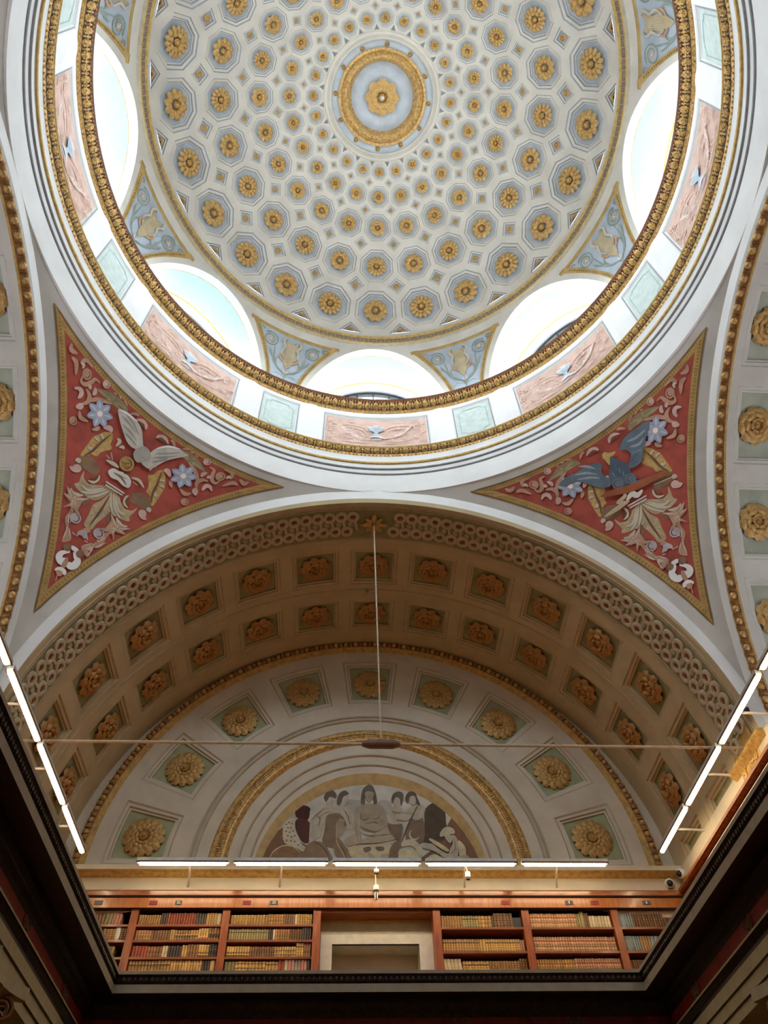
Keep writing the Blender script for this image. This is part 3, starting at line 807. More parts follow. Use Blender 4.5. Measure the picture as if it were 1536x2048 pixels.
column(3.40, 3.55, 'fluteless column with brown acanthus capital at the bottom right corner')

# ================================================================== BOOKCASES AND DOOR
YF, YB = 8.68, 9.02
UPX = [-3.497, -2.159, -.818, .965, 2.308, 3.677]
UW = .055
LSH = [4.93, 4.717, 4.491, 4.285, 4.05, 3.8]; RSH = [4.885, 4.555, 4.25, 3.95, 3.65]
BAYS = [('far left', -4.85, -3.497, LSH, []), ('second from the left', -3.497, -2.159, LSH, [0]), ('left of the doorway', -2.159, -.818, LSH, [0, 1]),
        ('right of the doorway', .965, 2.308, RSH, [0]), ('second from the right', 2.308, 3.677, RSH, [0]), ('far right', 3.677, 4.85, RSH, [0])]
BLAB = ['polished mahogany bookcase at the far left end, partly hidden by the gallery edge', 'polished mahogany bookcase with a row of red books on its top shelf', 'polished mahogany bookcase standing just left of the pale doorway',
        'polished mahogany bookcase standing just right of the pale doorway', 'polished mahogany bookcase with cream and pink bound sets, second from the right end', 'polished mahogany bookcase at the far right end with blue bindings']
for bi, (nm, x0, x1, sh, ups) in enumerate(BAYS):
    root = empty('bookcase', ((x0 + x1) / 2, YF, 3.28), BLAB[bi], 'bookcase', 'bookcases along the end wall')
    def part(name, mb, m): return reparent_keep(mb.build(name, m, smooth=False), root)
    xa = x0 - UW if 0 in ups else x0; xb = x1 + UW if 1 in ups else x1 - UW if bi not in (4, 5) or bi == 4 else x1
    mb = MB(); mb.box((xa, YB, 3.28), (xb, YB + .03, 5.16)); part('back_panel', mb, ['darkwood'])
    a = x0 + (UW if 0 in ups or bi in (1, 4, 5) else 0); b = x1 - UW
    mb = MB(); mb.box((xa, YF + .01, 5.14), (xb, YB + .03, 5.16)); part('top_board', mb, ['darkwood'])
    for z in sh:
        mb = MB(); mb.box((x0 + UW, YF + .015, z - .03), (x1 - UW, YB, z)); part('shelf', mb, ['woodshelf'])
    for u in ups:
        xx = (x0, x1)[u]; mb = MB(); mb.box((xx - UW, YF, 3.28), (xx + UW, YB, 5.148)); part('upright', mb, ['woodup'])
        if 0: pass

# number plates on the cornice
def plate(x, w, kind, label, text=None):
    mb = MB(); mb.box((x - w / 2, 8.628, 5.18), (x + w / 2, 8.636, 5.24)); root = mb.build('shelf_plate', ['black' if kind else 'maroon'], smooth=False)
    root['label'] = label; root['category'] = 'plate'; root['group'] = 'shelf plates on the mahogany cornice'
    if text:
        c = bpy.data.curves.new('number', 'FONT'); c.body = text; c.size = .055 * S; c.align_x = 'CENTER'; c.align_y = 'CENTER'; c.extrude = .001
        o = link('number', c, root); bpy.context.view_layer.update(); me = bpy.data.meshes.new_from_object(o.evaluated_get(bpy.context.evaluated_depsgraph_get())); bpy.data.objects.remove(o); o = link('number', me, root); o.location = (x * S, 8.626 * S, 5.21 * S); o.rotation_euler = (rad(90), 0, 0); me.materials.clear(); me.materials.append(M['whitepaint'])
plate(-3.25, .12, 0, 'blank dark red plate above the bookcase holding the red row')
plate(-2.88, .10, 1, 'dark number plate with a round pin above the red row', '32')
plate(-1.87, .12, 0, 'blank dark red plate above the bookcase left of the doorway')
plate(-1.47, .12, 1, 'dark number plate above the bookcase left of the doorway', '33')
plate(2.02, .12, 0, 'blank dark red plate above the bookcase right of the doorway')
plate(3.0, .12, 1, 'dark number plate above the cream and pink bound sets', '9')
plate(3.40, .12, 0, 'blank dark red plate above the cream spined books')
plate(4.2, .12, 1, 'dark number plate above the bookcase at the far right end', '8')
plate(-4.05, .12, 1, 'dark plate above the bookcase at the far left end')

# doorway
mb = MB()
mb.box((-.763, 8.70, 5.10), (.91, 9.0, 5.15), 0)
structure(mb.build('trim_26', ['wood'], smooth=False), 'mahogany lintel over the doorway recess')
mb = MB(); YD = 8.93
mb.box((-.80, YD + .04, 3.28), (-.62, 9.3, 5.15)); mb.box((.74, YD + .04, 3.28), (.95, 9.3, 5.15)); mb.box((-.62, YD + .04, 4.74), (.74, 9.3, 5.15))
structure(mb.build('wall_doorway', ['doorgreen'], smooth=False), 'grey green wall above the doorway')
mb = MB()
for a, b in (((-.755, YD, 3.28), (-.585, YD + .06, 4.885)), ((.705, YD, 3.28), (.925, YD + .06, 4.885)), ((-.585, YD, 4.748), (.705, YD + .06, 4.885))): mb.box(a, b)
root = mb.build('door_1', ['doorstone'], smooth=False); structure(root, 'pale grey door surround between the bookcases')
mb = MB()
mb.grid([[(-.585, y, z) for y in (YD, 9.6)] for z in (3.28, 4.75)], 0); mb.grid([[(.705, y, z) for y in (YD, 9.45)] for z in (3.28, 4.75)], 0)
mb.grid([[(x, y, 4.748) for y in (YD, 9.6)] for x in (-.6, .72)], 0); mb.grid([[(x, 9.6, z) for z in (4.30, 4.80)] for x in (-.6, .72)], 0)
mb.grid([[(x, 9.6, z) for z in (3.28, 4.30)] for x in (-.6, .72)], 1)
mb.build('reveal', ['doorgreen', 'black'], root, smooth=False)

# ================================================================== BOOKS
BC = {'tan': (.42, .24, .085), 'golden': (.50, .31, .10), 'brown': (.22, .105, .04), 'red': (.36, .075, .035), 'pink': (.58, .35, .20), 'cream': (.62, .52, .34), 'blue': (.25, .31, .33), 'dark': (.06, .04, .035), 'olive': (.30, .25, .10), 'white': (.75, .73, .68), 'rosy': (.40, .19, .14)}
def bookmat(name, col, bands):
    m = mat('book_' + name, col, .45, 0, .25, 5, objrand=.22)
    if not bands: return m
    nt = m.node_tree; b = nt.nodes['Principled BSDF']; src = b.inputs['Base Color'].links[0].from_socket
    tc = nt.nodes.new('ShaderNodeTexCoord'); sp = nt.nodes.new('ShaderNodeSeparateXYZ'); nt.links.new(tc.outputs['Generated'], sp.inputs[0])
    def mixin(src, lo, hi, colr, period=None):
        z = sp.outputs['Z']
        if period:
            w = nt.nodes.new('ShaderNodeMath'); w.operation = 'MULTIPLY'; w.inputs[1].default_value = period; nt.links.new(z, w.inputs[0])
            fr = nt.nodes.new('ShaderNodeMath'); fr.operation = 'FRACT'; nt.links.new(w.outputs[0], fr.inputs[0]); z = fr.outputs[0]
        g = nt.nodes.new('ShaderNodeMath'); g.operation = 'GREATER_THAN'; g.inputs[1].default_value = lo; nt.links.new(z, g.inputs[0])
        l = nt.nodes.new('ShaderNodeMath'); l.operation = 'LESS_THAN'; l.inputs[1].default_value = hi; nt.links.new(z, l.inputs[0])
        a = nt.nodes.new('ShaderNodeMath'); a.operation = 'MULTIPLY'; nt.links.new(g.outputs[0], a.inputs[0]); nt.links.new(l.outputs[0], a.inputs[1])
        mx = nt.nodes.new('ShaderNodeMix'); mx.data_type = 'RGBA'; nt.links.new(a.outputs[0], mx.inputs[0]); nt.links.new(src, mx.inputs[6]); mx.inputs[7].default_value = (*colr, 1)
        return mx.outputs[2]
    dk = tuple(c * .3 for c in col); gd = (min(1, col[0] * 1.7), min(1, col[1] * 1.7), min(1, col[2] * 1.5))
    if bands == 1: out = mixin(src, .0, .28, dk, 6); out = mixin(out, .3, .42, gd, 6)
    elif bands == 2: out = mixin(src, .34, .46, dk); out = mixin(out, .68, .78, (.36, .10, .05)); out = mixin(out, .0, .14, gd, 5)
    else: out = mixin(src, .66, .82, dk); out = mixin(out, .0, .2, gd, 5)
    nt.links.new(out, b.inputs['Base Color'])
    return m
BM = {}
for n, c in BC.items():
    for bnd in ((0, 1, 2, 3) if n in ('tan', 'golden', 'brown', 'red', 'pink') else (0, 3) if n in ('dark', 'olive', 'rosy') else (0,)):
        k = f'bk_{n}{bnd}'; M[k] = bookmat(f'{n}_{bnd}', c, bnd)
def book_mesh(w, h, d, key):
    mb = MB(); prof = [(-w / 2, d), (-w / 2, .012), (-w * .36, .003), (0, 0), (w * .36, .003), (w / 2, .012), (w / 2, d)]
    rows = [[(x, y, z) for x, y in prof] for z in (0, h * .5, h)]
    mb.grid(rows); n = len(prof)
    mb.face([0, 1, 2, 3, 4, 5, 6]); mb.face([2 * n + i for i in range(n)])
    if key[-1] in '12':                                  # raised bands on the spine
        for k in range(1, 6):
            z = h * k / 6
            mb.grid([[(x, y - (.004 if dz == 0 else 0), z + dz) for x, y in prof[1:6]] for dz in (-.004, 0, .004)])
    return mb.build('book', [key], mesh_only=True, angle=50)
BCACHE = {}
def bmesh_for(w, h, key):
    k = (round(w, 3), round(h, 2), key)
    if k not in BCACHE: BCACHE[k] = book_mesh(k[0], k[1], .17, key)
    return BCACHE[k]
SHN = ['top', 'second', 'third', 'fourth']
random.seed(21)
# per bay and shelf: runs of (count, colour, bands, width, height)
RUN = {
 (0, 0): [(3, 'brown', 0, .05, .17), (2, 'olive', 0, .05, .17), (3, 'rosy', 0, .045, .16)],
 (0, 1): [(4, 'tan', 1, .045, .16), (1, 'white', 0, .07, .185), (2, 'brown', 1, .045, .17)],
 (0, 2): [(3, 'olive', 0, .05, .15)],
 (1, 0): [(9, 'tan', 1, .032, .135), (3, 'dark', 0, .03, .17), (11, 'red', 1, .034, .17), (4, 'dark', 3, .034, .17), (4, 'golden', 1, .034, .17), (1, 'cream', 0, .06, .175)],
 (1, 1): [(6, 'tan', 2, .034, .14), (7, 'brown', 1, .034, .14), (2, 'golden', 0, .03, .145), (9, 'tan', 1, .033, .14), (4, 'golden', 2, .033, .165), (4, 'brown', 3, .034, .175)],
 (1, 2): [(5, 'red', 1, .04, .155), (5, 'brown', 2, .038, .145), (2, 'cream', 0, .036, .155), (5, 'dark', 0, .036, .155), (2, 'golden', 0, .036, .165), (4, 'brown', 3, .036, .17), (4, 'golden', 2, .034, .17), (3, 'dark', 3, .034, .175)],
 (1, 3): [(13, 'tan', 1, .040, .165), (11, 'golden', 2, .036, .165), (3, 'dark', 3, .034, .16), (1, 'golden', 0, .06, .165)],
 (2, 0): [(13, 'golden', 1, .040, .145), (6, 'tan', 2, .036, .15), (5, 'brown', 0, .032, .155), (1, 'cream', 0, .036, .15), (6, 'golden', 1, .034, .15)],
 (2, 1): [(16, 'olive', 3, .035, .15), (2, 'dark', 0, .03, .15), (1, 'cream', 0, .03, .15), (6, 'tan', 2, .034, .15), (5, 'brown', 1, .034, .15), (4, 'dark', 0, .034, .18)],
 (2, 2): [(9, 'golden', 2, .036, .145), (10, 'brown', 2, .034, .14), (9, 'golden', 1, .034, .14), (3, 'golden', 3, .034, .19), (3, 'brown', 2, .034, .185)],
 (2, 3): [(3, 'olive', 0, .045, .15), (9, 'golden', 1, .044, .15), (4, 'tan', 3, .042, .15), (2, 'red', 0, .04, .17), (1, 'cream', 0, .045, .175), (2, 'rosy', 0, .045, .175), (1, 'blue', 0, .04, .17), (3, 'rosy', 0, .04, .17), (1, 'dark', 0, .04, .17)],
 (3, 0): [(8, 'tan', 1, .035, .17), (6, 'olive', 3, .034, .165), (4, 'golden', 2, .044, .17), (1, 'dark', 0, .03, .17), (6, 'brown', 1, .042, .215)],
 (3, 1): [(14, 'tan', 3, .036, .17), (2, 'golden', 0, .04, .17), (14, 'golden', 3, .034, .17), (2, 'rosy', 0, .03, .16)],
 (3, 2): [(5, 'cream', 0, .05, .215), (9, 'golden', 3, .040, .18), (11, 'tan', 1, .038, .18), (3, 'brown', 1, .036, .21)],
 (4, 0): [(17, 'pink', 2, .037, .20), (2, 'olive', 0, .03, .20), (1, 'olive', 0, .055, .225), (2, 'brown', 0, .03, .21), (7, 'cream', 0, .042, .165)],
 (4, 1): [(16, 'pink', 2, .037, .20), (15, 'pink', 2, .037, .205)],
 (4, 2): [(15, 'golden', 2, .036, .20), (19, 'pink', 2, .034, .21)],
 (5, 0): [(1, 'blue', 0, .10, .21), (3, 'blue', 0, .035, .21), (12, 'brown', 1, .04, .205), (4, 'brown', 1, .04, .155), (3, 'pink', 0, .04, .16)],
 (5, 1): [(1, 'blue', 0, .13, .21), (3, 'blue', 0, .035, .215), (4, 'tan', 0, .04, .215), (4, 'blue', 0, .06, .21)],
 (5, 2): [(16, 'brown', 1, .036, .19)],
}
BN = ['the far left bookcase', 'the bookcase with the red row', 'the bookcase left of the doorway', 'the bookcase right of the doorway', 'the cream and pink bookcase', 'the far right bookcase']
CN = {'tan': 'tan leather', 'golden': 'golden brown', 'brown': 'dark brown leather', 'red': 'red bound', 'pink': 'pinkish tan', 'cream': 'cream spined', 'blue': 'grey blue', 'dark': 'blackish', 'olive': 'olive brown', 'white': 'plain white', 'rosy': 'dull rose'}
CNB = 0
MASS = {(1, 3), (1, 2), (2, 3), (1, 1), (2, 2)}          # smallest and lowest shelves: one mass
mass = {}
nbook = 0
for (bi, si), runs in RUN.items():
    nm, x0, x1, sh, ups = BAYS[bi]
    L, Rr = x0 + UW + .01, x1 - UW - .01
    if bi == 0: L = -4.25
    if bi == 5: Rr = 4.8
    tot = sum(n * w for n, c, b, w, h in runs); avail = Rr - L
    k = min(1.15, avail * (.995 if bi not in (0, 5) else 1.0) / tot) if bi not in (0, 5) else 1.
    if bi == 0: x = Rr - tot - (.13 if si != 1 else 0)
    else: x = L
    idx = 0
    gap = max(0, avail - tot * k)
    for ri, (n, c, b, w, h) in enumerate(runs):
        for q in range(n):
            idx += 1; ww = w * k; hh = h * (1 + random.uniform(-.02, .02) * (0 if b else 1)); key = f'bk_{c}{b if f"bk_{c}{b}" in M else 0}'
            px = x + ww / 2; x += ww
            if px > Rr: continue
            y = YF + .03 + random.uniform(0, .012)
            if (bi, si) in MASS:
                mass.setdefault((key), MB()); mbm = mass[key]; base = len(mbm.v)
                prof = [(-ww / 2, .17), (-ww / 2, .012), (-ww * .36, .003), (0, 0), (ww * .36, .003), (ww / 2, .012), (ww / 2, .17)]
                mbm.grid([[(px + a * .96, y + d, sh[si] + z) for a, d in prof] for z in (0, hh)]); mbm.face([base + 7 + i for i in range(7)])
                continue
            o = link('book', bmesh_for(ww * .97, h, key)); o.location = (px * S, y * S, (sh[si] + .0005) * S)
            lean = 0
            if (bi, si) in ((3, 2),) and c == 'cream': lean = -6
            if bi == 0 and c in ('olive', 'rosy'): lean = 5
            o.rotation_euler = (0, rad(lean), 0)
            tag(o, f'{CN[c]} book, {ordinal(idx)} from left, {SHN[si]} shelf of {BN[bi]}', 'book', f'books on the {SHN[si]} shelf of {BN[bi]}')
            nbook += 1
root = None
for key, mbm in mass.items():
    if root is None:
        root = mbm.build('book_stock', [key], smooth=False); tag(root, 'close rows of old leather books on the lower shelves left of the doorway', 'books', None, 'stuff')
    else:
        tag(mbm.build('book_mass', [key], root, smooth=False), None, None, None, 'stuff')
# black archive box on the right of the doorway
mb = MB(); mb.box((1.93, YF + .05, RSH[0] + .001), (2.24, YB - .03, RSH[0] + .15)); o = mb.build('archive_box', ['black'], smooth=False)
tag(o, 'black box at the right end of the top shelf right of the doorway', 'box')
FACEX = [
('S','m_hair',0.009,[-0.709,7.029,-0.674,7.033]),
('S','m_hair',0.009,[-0.654,7.029,-0.621,7.029]),
('S','m_hair',0.008,[-0.661,7.014,-0.652,6.971,-0.667,6.965]),
('S','m_hair',0.008,[-0.686,6.939,-0.651,6.935]),
('S','m_hair',0.009,[-0.439,7.069,-0.399,7.061]),
('S','m_hair',0.008,[-0.443,6.967,-0.413,6.962]),
('S','m_hair',0.009,[0.407,7.02,0.441,7.02]),
('S','m_hair',0.009,[0.461,7.02,0.498,7.016]),
('S','m_hair',0.008,[0.452,7.007,0.459,6.966]),
('S','m_hair',0.008,[0.425,6.939,0.462,6.935]),
('S','m_hair',0.009,[0.656,7.035,0.69,7.04]),
('S','m_hair',0.009,[0.711,7.044,0.743,7.04]),
('S','m_hair',0.008,[0.701,7.026,0.708,6.991]),
('S','m_hair',0.008,[0.682,6.963,0.719,6.964]),
('S','m_dark2',0.009,[1.246,6.331,1.275,6.325]),
('S','m_hair',0.012,[-0.929,6.728,-0.848,6.647,-0.879,6.485]),
('S','m_hair',0.012,[-0.779,6.833,-0.891,6.749,-0.982,6.646]),
('S','m_pale',0.014,[-0.624,6.813,-0.777,6.771,-0.85,6.688]),
('S','m_hair',0.012,[-0.469,6.835,-0.389,6.711,-0.349,6.548]),
('S','m_pale',0.012,[-0.411,6.857,-0.332,6.712,-0.301,6.569]),
('S','m_hair',0.01,[0.348,6.815,0.408,6.772,0.509,6.773]),
('S','m_hair',0.01,[0.801,6.884,0.755,6.796]),
('S','m_hair',0.01,[0.861,6.863,0.795,6.774]),
('S','m_dark2',0.01,[1.365,6.332,1.367,6.148,1.26,6.047]),
('S','m_dark2',0.01,[-0.093,6.568,0.053,6.608,0.126,6.569]),
]
HALF = [
('F','olive',0,[8.71,41.63,7.72,42.28,6.59,42.75,5.38,42.84,4.2,42.56,3.87,41.71,4.74,41.76,5.91,41.63,7.11,41.54,8.18,41.53]),
('F','ochre',0,[5.49,34.07,5.52,35.73,5.51,36.54,5.45,37.0,5.12,37.65,4.66,38.39,4.0,38.87,3.45,38.31,3.3,37.63,2.81,37.22,3.3,36.51,3.66,35.91,3.76,35.22,4.39,35.0,4.87,34.3]),
('F','umber',0,[5.55,33.48,4.42,34.77,3.08,34.58,2.42,33.91,2.79,32.98,3.55,32.97,4.51,32.97]),
('F','khaki',0,[4.05,30.64,3.76,31.22,3.95,32.05,3.95,32.77,3.44,31.91,2.56,31.85,0.83,32.9,-0.03,32.79,0.51,31.0,1.25,30.42,2.15,30.32,2.93,30.31]),
('F','umber',0,[3.77,29.11,3.03,29.11,2.21,29.55,1.42,30.33,1.45,29.53,2.12,28.84,1.64,28.23,2.32,28.3,3.15,28.44]),
('F','tan',0,[2.69,27.45,2.61,28.18,2.13,28.44,2.32,27.15,1.99,26.06,1.22,25.1,0.71,24.7,1.11,24.05,1.52,23.86,1.55,24.49,1.85,25.41,2.7,26.48]),
('S','cream',0.5,[4.16,29.97,3.58,29.65,2.96,29.84,2.42,30.16]),
('S','cream',0.5,[3.73,29.05,3.25,28.74,2.57,28.98]),
('S','cream',0.35,[3.23,31.09,2.14,31.16,0.8,32.56]),
('S','cream',0.35,[2.92,30.36,1.72,31.09,0.46,32.62]),
('S','cream',0.3,[1.92,30.25,0.92,31.29,0.12,32.67]),
('S','cream',0.3,[5.43,35.61,5.04,35.35,4.88,35.68,4.43,35.06]),
('S','cream',0.3,[5.47,36.88,5.02,36.97,4.78,36.77]),
('S','cream',0.3,[5.06,37.7,4.61,37.63,4.32,37.37]),
('S','umberdk',0.3,[3.98,38.57,4.38,36.91,4.61,35.31,5.08,34.32]),
('S','cream',0.5,[5.49,32.98,5.44,33.32,5.17,33.35,5.22,33.01]),
('S','pinkish',0.8,[5.68,32.03,5.21,32.04,4.72,32.44,4.96,32.64,5.38,32.28]),
('S','cream',0.4,[2.96,32.1,2.33,32.29,2.05,33.01,2.18,33.5]),
('S','umberdk',0.35,[3.01,32.45,2.38,32.65,2.26,33.33]),
('K','lilac',0,[1.66,27.25,1.1,27.66]),
('K','tan',0,[10.74,41.92,10.29,42.38]),
('K','tan',0,[8.62,36.59,8.24,36.95]),
('K','pinkish',0,[8.13,42.9,7.86,43.17]),
('S','tan',0.55,[11.01,41.34,10.7,40.75,10.03,40.99,9.7,41.76,9.53,42.33,8.83,42.42]),
('S','tan',0.5,[12.13,42.18,12.09,42.52,11.78,43.05,10.62,43.05]),
('S','cream',0.4,[12.07,42.24,11.74,42.39,11.57,41.96]),
('S','tan',0.6,[14.45,42.86,14.03,42.33,13.17,42.66]),
('S','tan',0.6,[13.41,41.81,12.58,41.8,11.72,40.81]),
('S','pinkish',0.6,[10.88,39.57,10.37,39.98,9.88,39.87,9.75,39.39,9.81,39.03]),
('S','tan',0.6,[9.72,40.63,8.91,40.32,8.62,39.59,9.09,38.73]),
('S','pinkish',0.55,[8.98,41.56,8.63,41.15,8.66,40.67]),
('S','pinkish',0.5,[9.8,41.16,9.5,41.15,9.4,40.85]),
('S','tan',0.55,[8.68,39.13,8.54,39.87,7.77,40.77,6.88,41.25,6.12,41.64]),
('S','tan',0.55,[8.75,38.06,8.13,37.54,7.14,37.86]),
('S','tan',0.5,[6.18,37.42,5.74,37.92,5.68,38.38]),
('S','cream',0.4,[6.79,42.86,6.4,42.92]),
('S','cream',0.4,[6.0,43.09,5.62,42.93]),
('S','cream',0.4,[5.13,43.07,4.5,42.81]),
('S','pinkish',0.8,[9.38,38.05,8.95,38.56,8.62,38.68]),
('S','pinkish',0.7,[5.22,38.58,4.55,39.06,4.09,38.85]),
('S','pinkish',0.5,[2.58,42.2,1.85,42.61,1.09,42.4,0.87,41.96]),
('S','umberdk',0.4,[2.26,42.05,1.56,42.22,1.09,41.98]),
('S','tan',0.4,[3.57,42.28,3.01,42.77,2.55,42.86]),
('S','cream',0.5,[3.04,38.66,2.6,38.61,2.61,37.79]),
('S','cream',0.4,[2.21,37.91,1.87,38.29,1.65,38.06]),
('S','tan',0.5,[-1.52,27.95,-2.16,28.09,-2.26,28.84,-2.19,29.56]),
('S','cream',0.4,[1.09,25.5,0.62,25.46]),
('F','tan',0,[-1.55,30.31,-2.15,29.93,-3.09,29.58,-4.26,29.74,-4.7,29.92,-3.85,28.9,-4.55,28.94,-3.67,28.59,-3.11,28.62,-3.64,27.41,-2.89,28.08,-2.69,27.19,-2.43,28.56,-2.06,29.48]),
('L','flower',1.75,[6.6,39.57,5.6,40.48]),
]
CEN = [
('F','khaki',0,[-0.18,32.5,0.26,30.99,0.81,29.96,0.62,28.78,0.46,27.35,0.04,27.03,-0.71,27.21,-0.84,28.26,-1.19,29.47,-1.34,30.36,-0.85,31.79]),
('F','khakilt',0,[-0.48,32.61,-0.87,31.41,-1.62,30.35,-2.28,30.31,-1.82,31.67,-1.49,32.64]),
('S','umberdk',0.3,[-0.23,32.13,-0.36,29.87,-0.21,27.44]),
('S','cream',0.3,[0.74,29.86,0.28,30.0]),
('S','cream',0.3,[0.57,28.71,0.13,29.03]),
('S','cream',0.3,[-1.16,29.45,-0.72,29.73]),
('S','cream',0.3,[-1.34,30.36,-0.83,30.59]),
('S','stone',0.7,[1.11,33.32,-1.58,33.4]),
('S','stonedk',0.3,[0.92,33.17,-1.6,33.21]),
('S','stone',0.6,[0.96,32.94,-1.51,33.05]),
('F','tan',0,[0.25,26.47,-0.09,27.09,-0.65,26.9,-0.37,26.33,-0.04,26.29]),
('S','lilac',0.8,[0.51,25.72,-0.08,26.22,-0.57,25.7]),
('S','lilac',0.8,[-0.37,26.33,-0.9,25.74]),
('S','lilac',0.8,[0.21,26.12,0.47,25.37]),
('F','white',0,[0.25,24.11,-0.59,24.12,-0.54,23.66,0.16,23.67]),
('S','white',0.9,[0.11,23.28,0.79,22.68,0.88,22.1,0.49,21.72,0.01,21.77,0.1,22.08,0.38,21.98]),
('S','white',0.9,[-0.33,23.57,-0.73,23.18,-1.21,22.85,-1.21,22.2,-0.86,21.75,-0.48,21.82,-0.72,22.16]),
('S','tan',0.6,[0.0,22.51,-0.13,21.68,-0.1,20.84]),
('S','white',0.7,[0.47,20.37,0.08,20.72,-0.52,20.75,-0.75,20.44]),
('F','tan',0,[0.29,20.49,-0.38,20.65,-0.51,20.11,-0.01,19.96]),
('S','tan',0.5,[-0.07,20.0,-0.26,19.22]),
('K','umber',0,[0.63,23.57,0.28,23.81]),
('K','umber',0,[-1.05,23.68,-1.37,23.88]),
]
CENB = [
('F','tan',0,[-1.43,25.14,-2.24,25.87,-2.98,26.73,-3.12,27.1,-2.8,26.13,-2.06,25.27,-1.68,24.56,-2.15,24.2,-1.84,23.82,-1.17,24.22,-1.2,24.62]),
]
URN = [
('K','gold',0,[0.26,36.8,-0.52,37.38]),
('S','golddk',0.35,[1.01,36.62,0.45,36.65,-0.1,37.28]),
('S','golddk',0.35,[0.74,36.22,0.1,36.41,-0.52,37.08]),
('S','golddk',0.35,[0.22,36.02,-0.39,36.27]),
('S','stone',0.8,[1.53,34.81,0.63,34.9,-0.1,35.54]),
('F','stone',0,[1.63,34.53,1.28,35.3,0.2,35.42,-0.62,35.63,-1.45,35.22,-1.64,34.34,-0.81,34.15,0.06,34.32,0.87,34.11]),
('S','stonedk',0.3,[0.97,34.84,-0.15,34.88,-1.2,34.44]),
('S','stonedk',0.3,[0.5,34.99,-0.76,35.12]),
('S','cream',0.5,[2.62,35.55,1.6,35.76,0.82,35.76]),
('S','cream',0.4,[2.66,36.73,1.99,36.05]),
('S','cream',0.4,[-1.19,35.64,-2.15,35.92,-3.21,35.44]),
('S','cream',0.4,[-1.58,35.32,-2.38,35.27]),
('S','cream',0.4,[2.98,36.06,2.33,35.98]),
]
DOVE = [
('F','dove',0,[5.19,41.67,4.08,41.99,2.48,42.08,1.29,41.61,0.43,40.63,-0.26,39.93,-1.6,39.7,-1.0,38.84,-0.02,39.12,1.03,38.92,2.0,39.17,3.12,39.88,4.27,40.74]),
('F','dove',0,[-1.47,40.38,-1.86,41.16,-2.55,41.84,-3.75,42.45,-4.81,42.4,-5.57,42.29,-4.42,41.1,-3.54,40.01,-3.07,39.0,-2.42,37.93,-1.28,37.94,-0.7,38.47,-1.28,39.64]),
('F','dovebody',0,[0.39,39.15,-0.2,40.03,-1.15,39.93,-1.78,39.14,-1.31,38.38,-0.75,37.76,-0.09,37.88,0.39,38.43]),
('S','dovedk',0.3,[4.37,41.27,3.05,41.18,1.54,40.78]),
('S','dovedk',0.3,[3.59,40.51,2.27,40.39,0.98,39.99]),
('S','dovedk',0.3,[2.68,39.84,1.59,39.71,0.61,39.46]),
('S','dovedk',0.3,[3.96,41.84,2.45,41.48,1.1,40.73]),
('S','dovedk',0.3,[-1.9,40.09,-3.13,40.98,-4.48,42.05]),
('S','dovedk',0.3,[-2.07,39.49,-3.25,40.46,-4.39,41.49]),
('S','dovedk',0.3,[-2.24,38.89,-2.9,39.6,-3.67,40.51]),
('S','dovedk',0.25,[-0.14,38.95,-0.59,38.88]),
('S','dovedk',0.25,[-0.44,39.38,-0.88,39.31]),
('S','dovedk',0.25,[-0.64,38.51,-1.08,38.73]),
('S','white',0.3,[5.09,41.66,3.88,42.01,2.26,42.05]),
('S','white',0.3,[-1.67,40.77,-2.75,41.89,-4.2,42.47]),
]
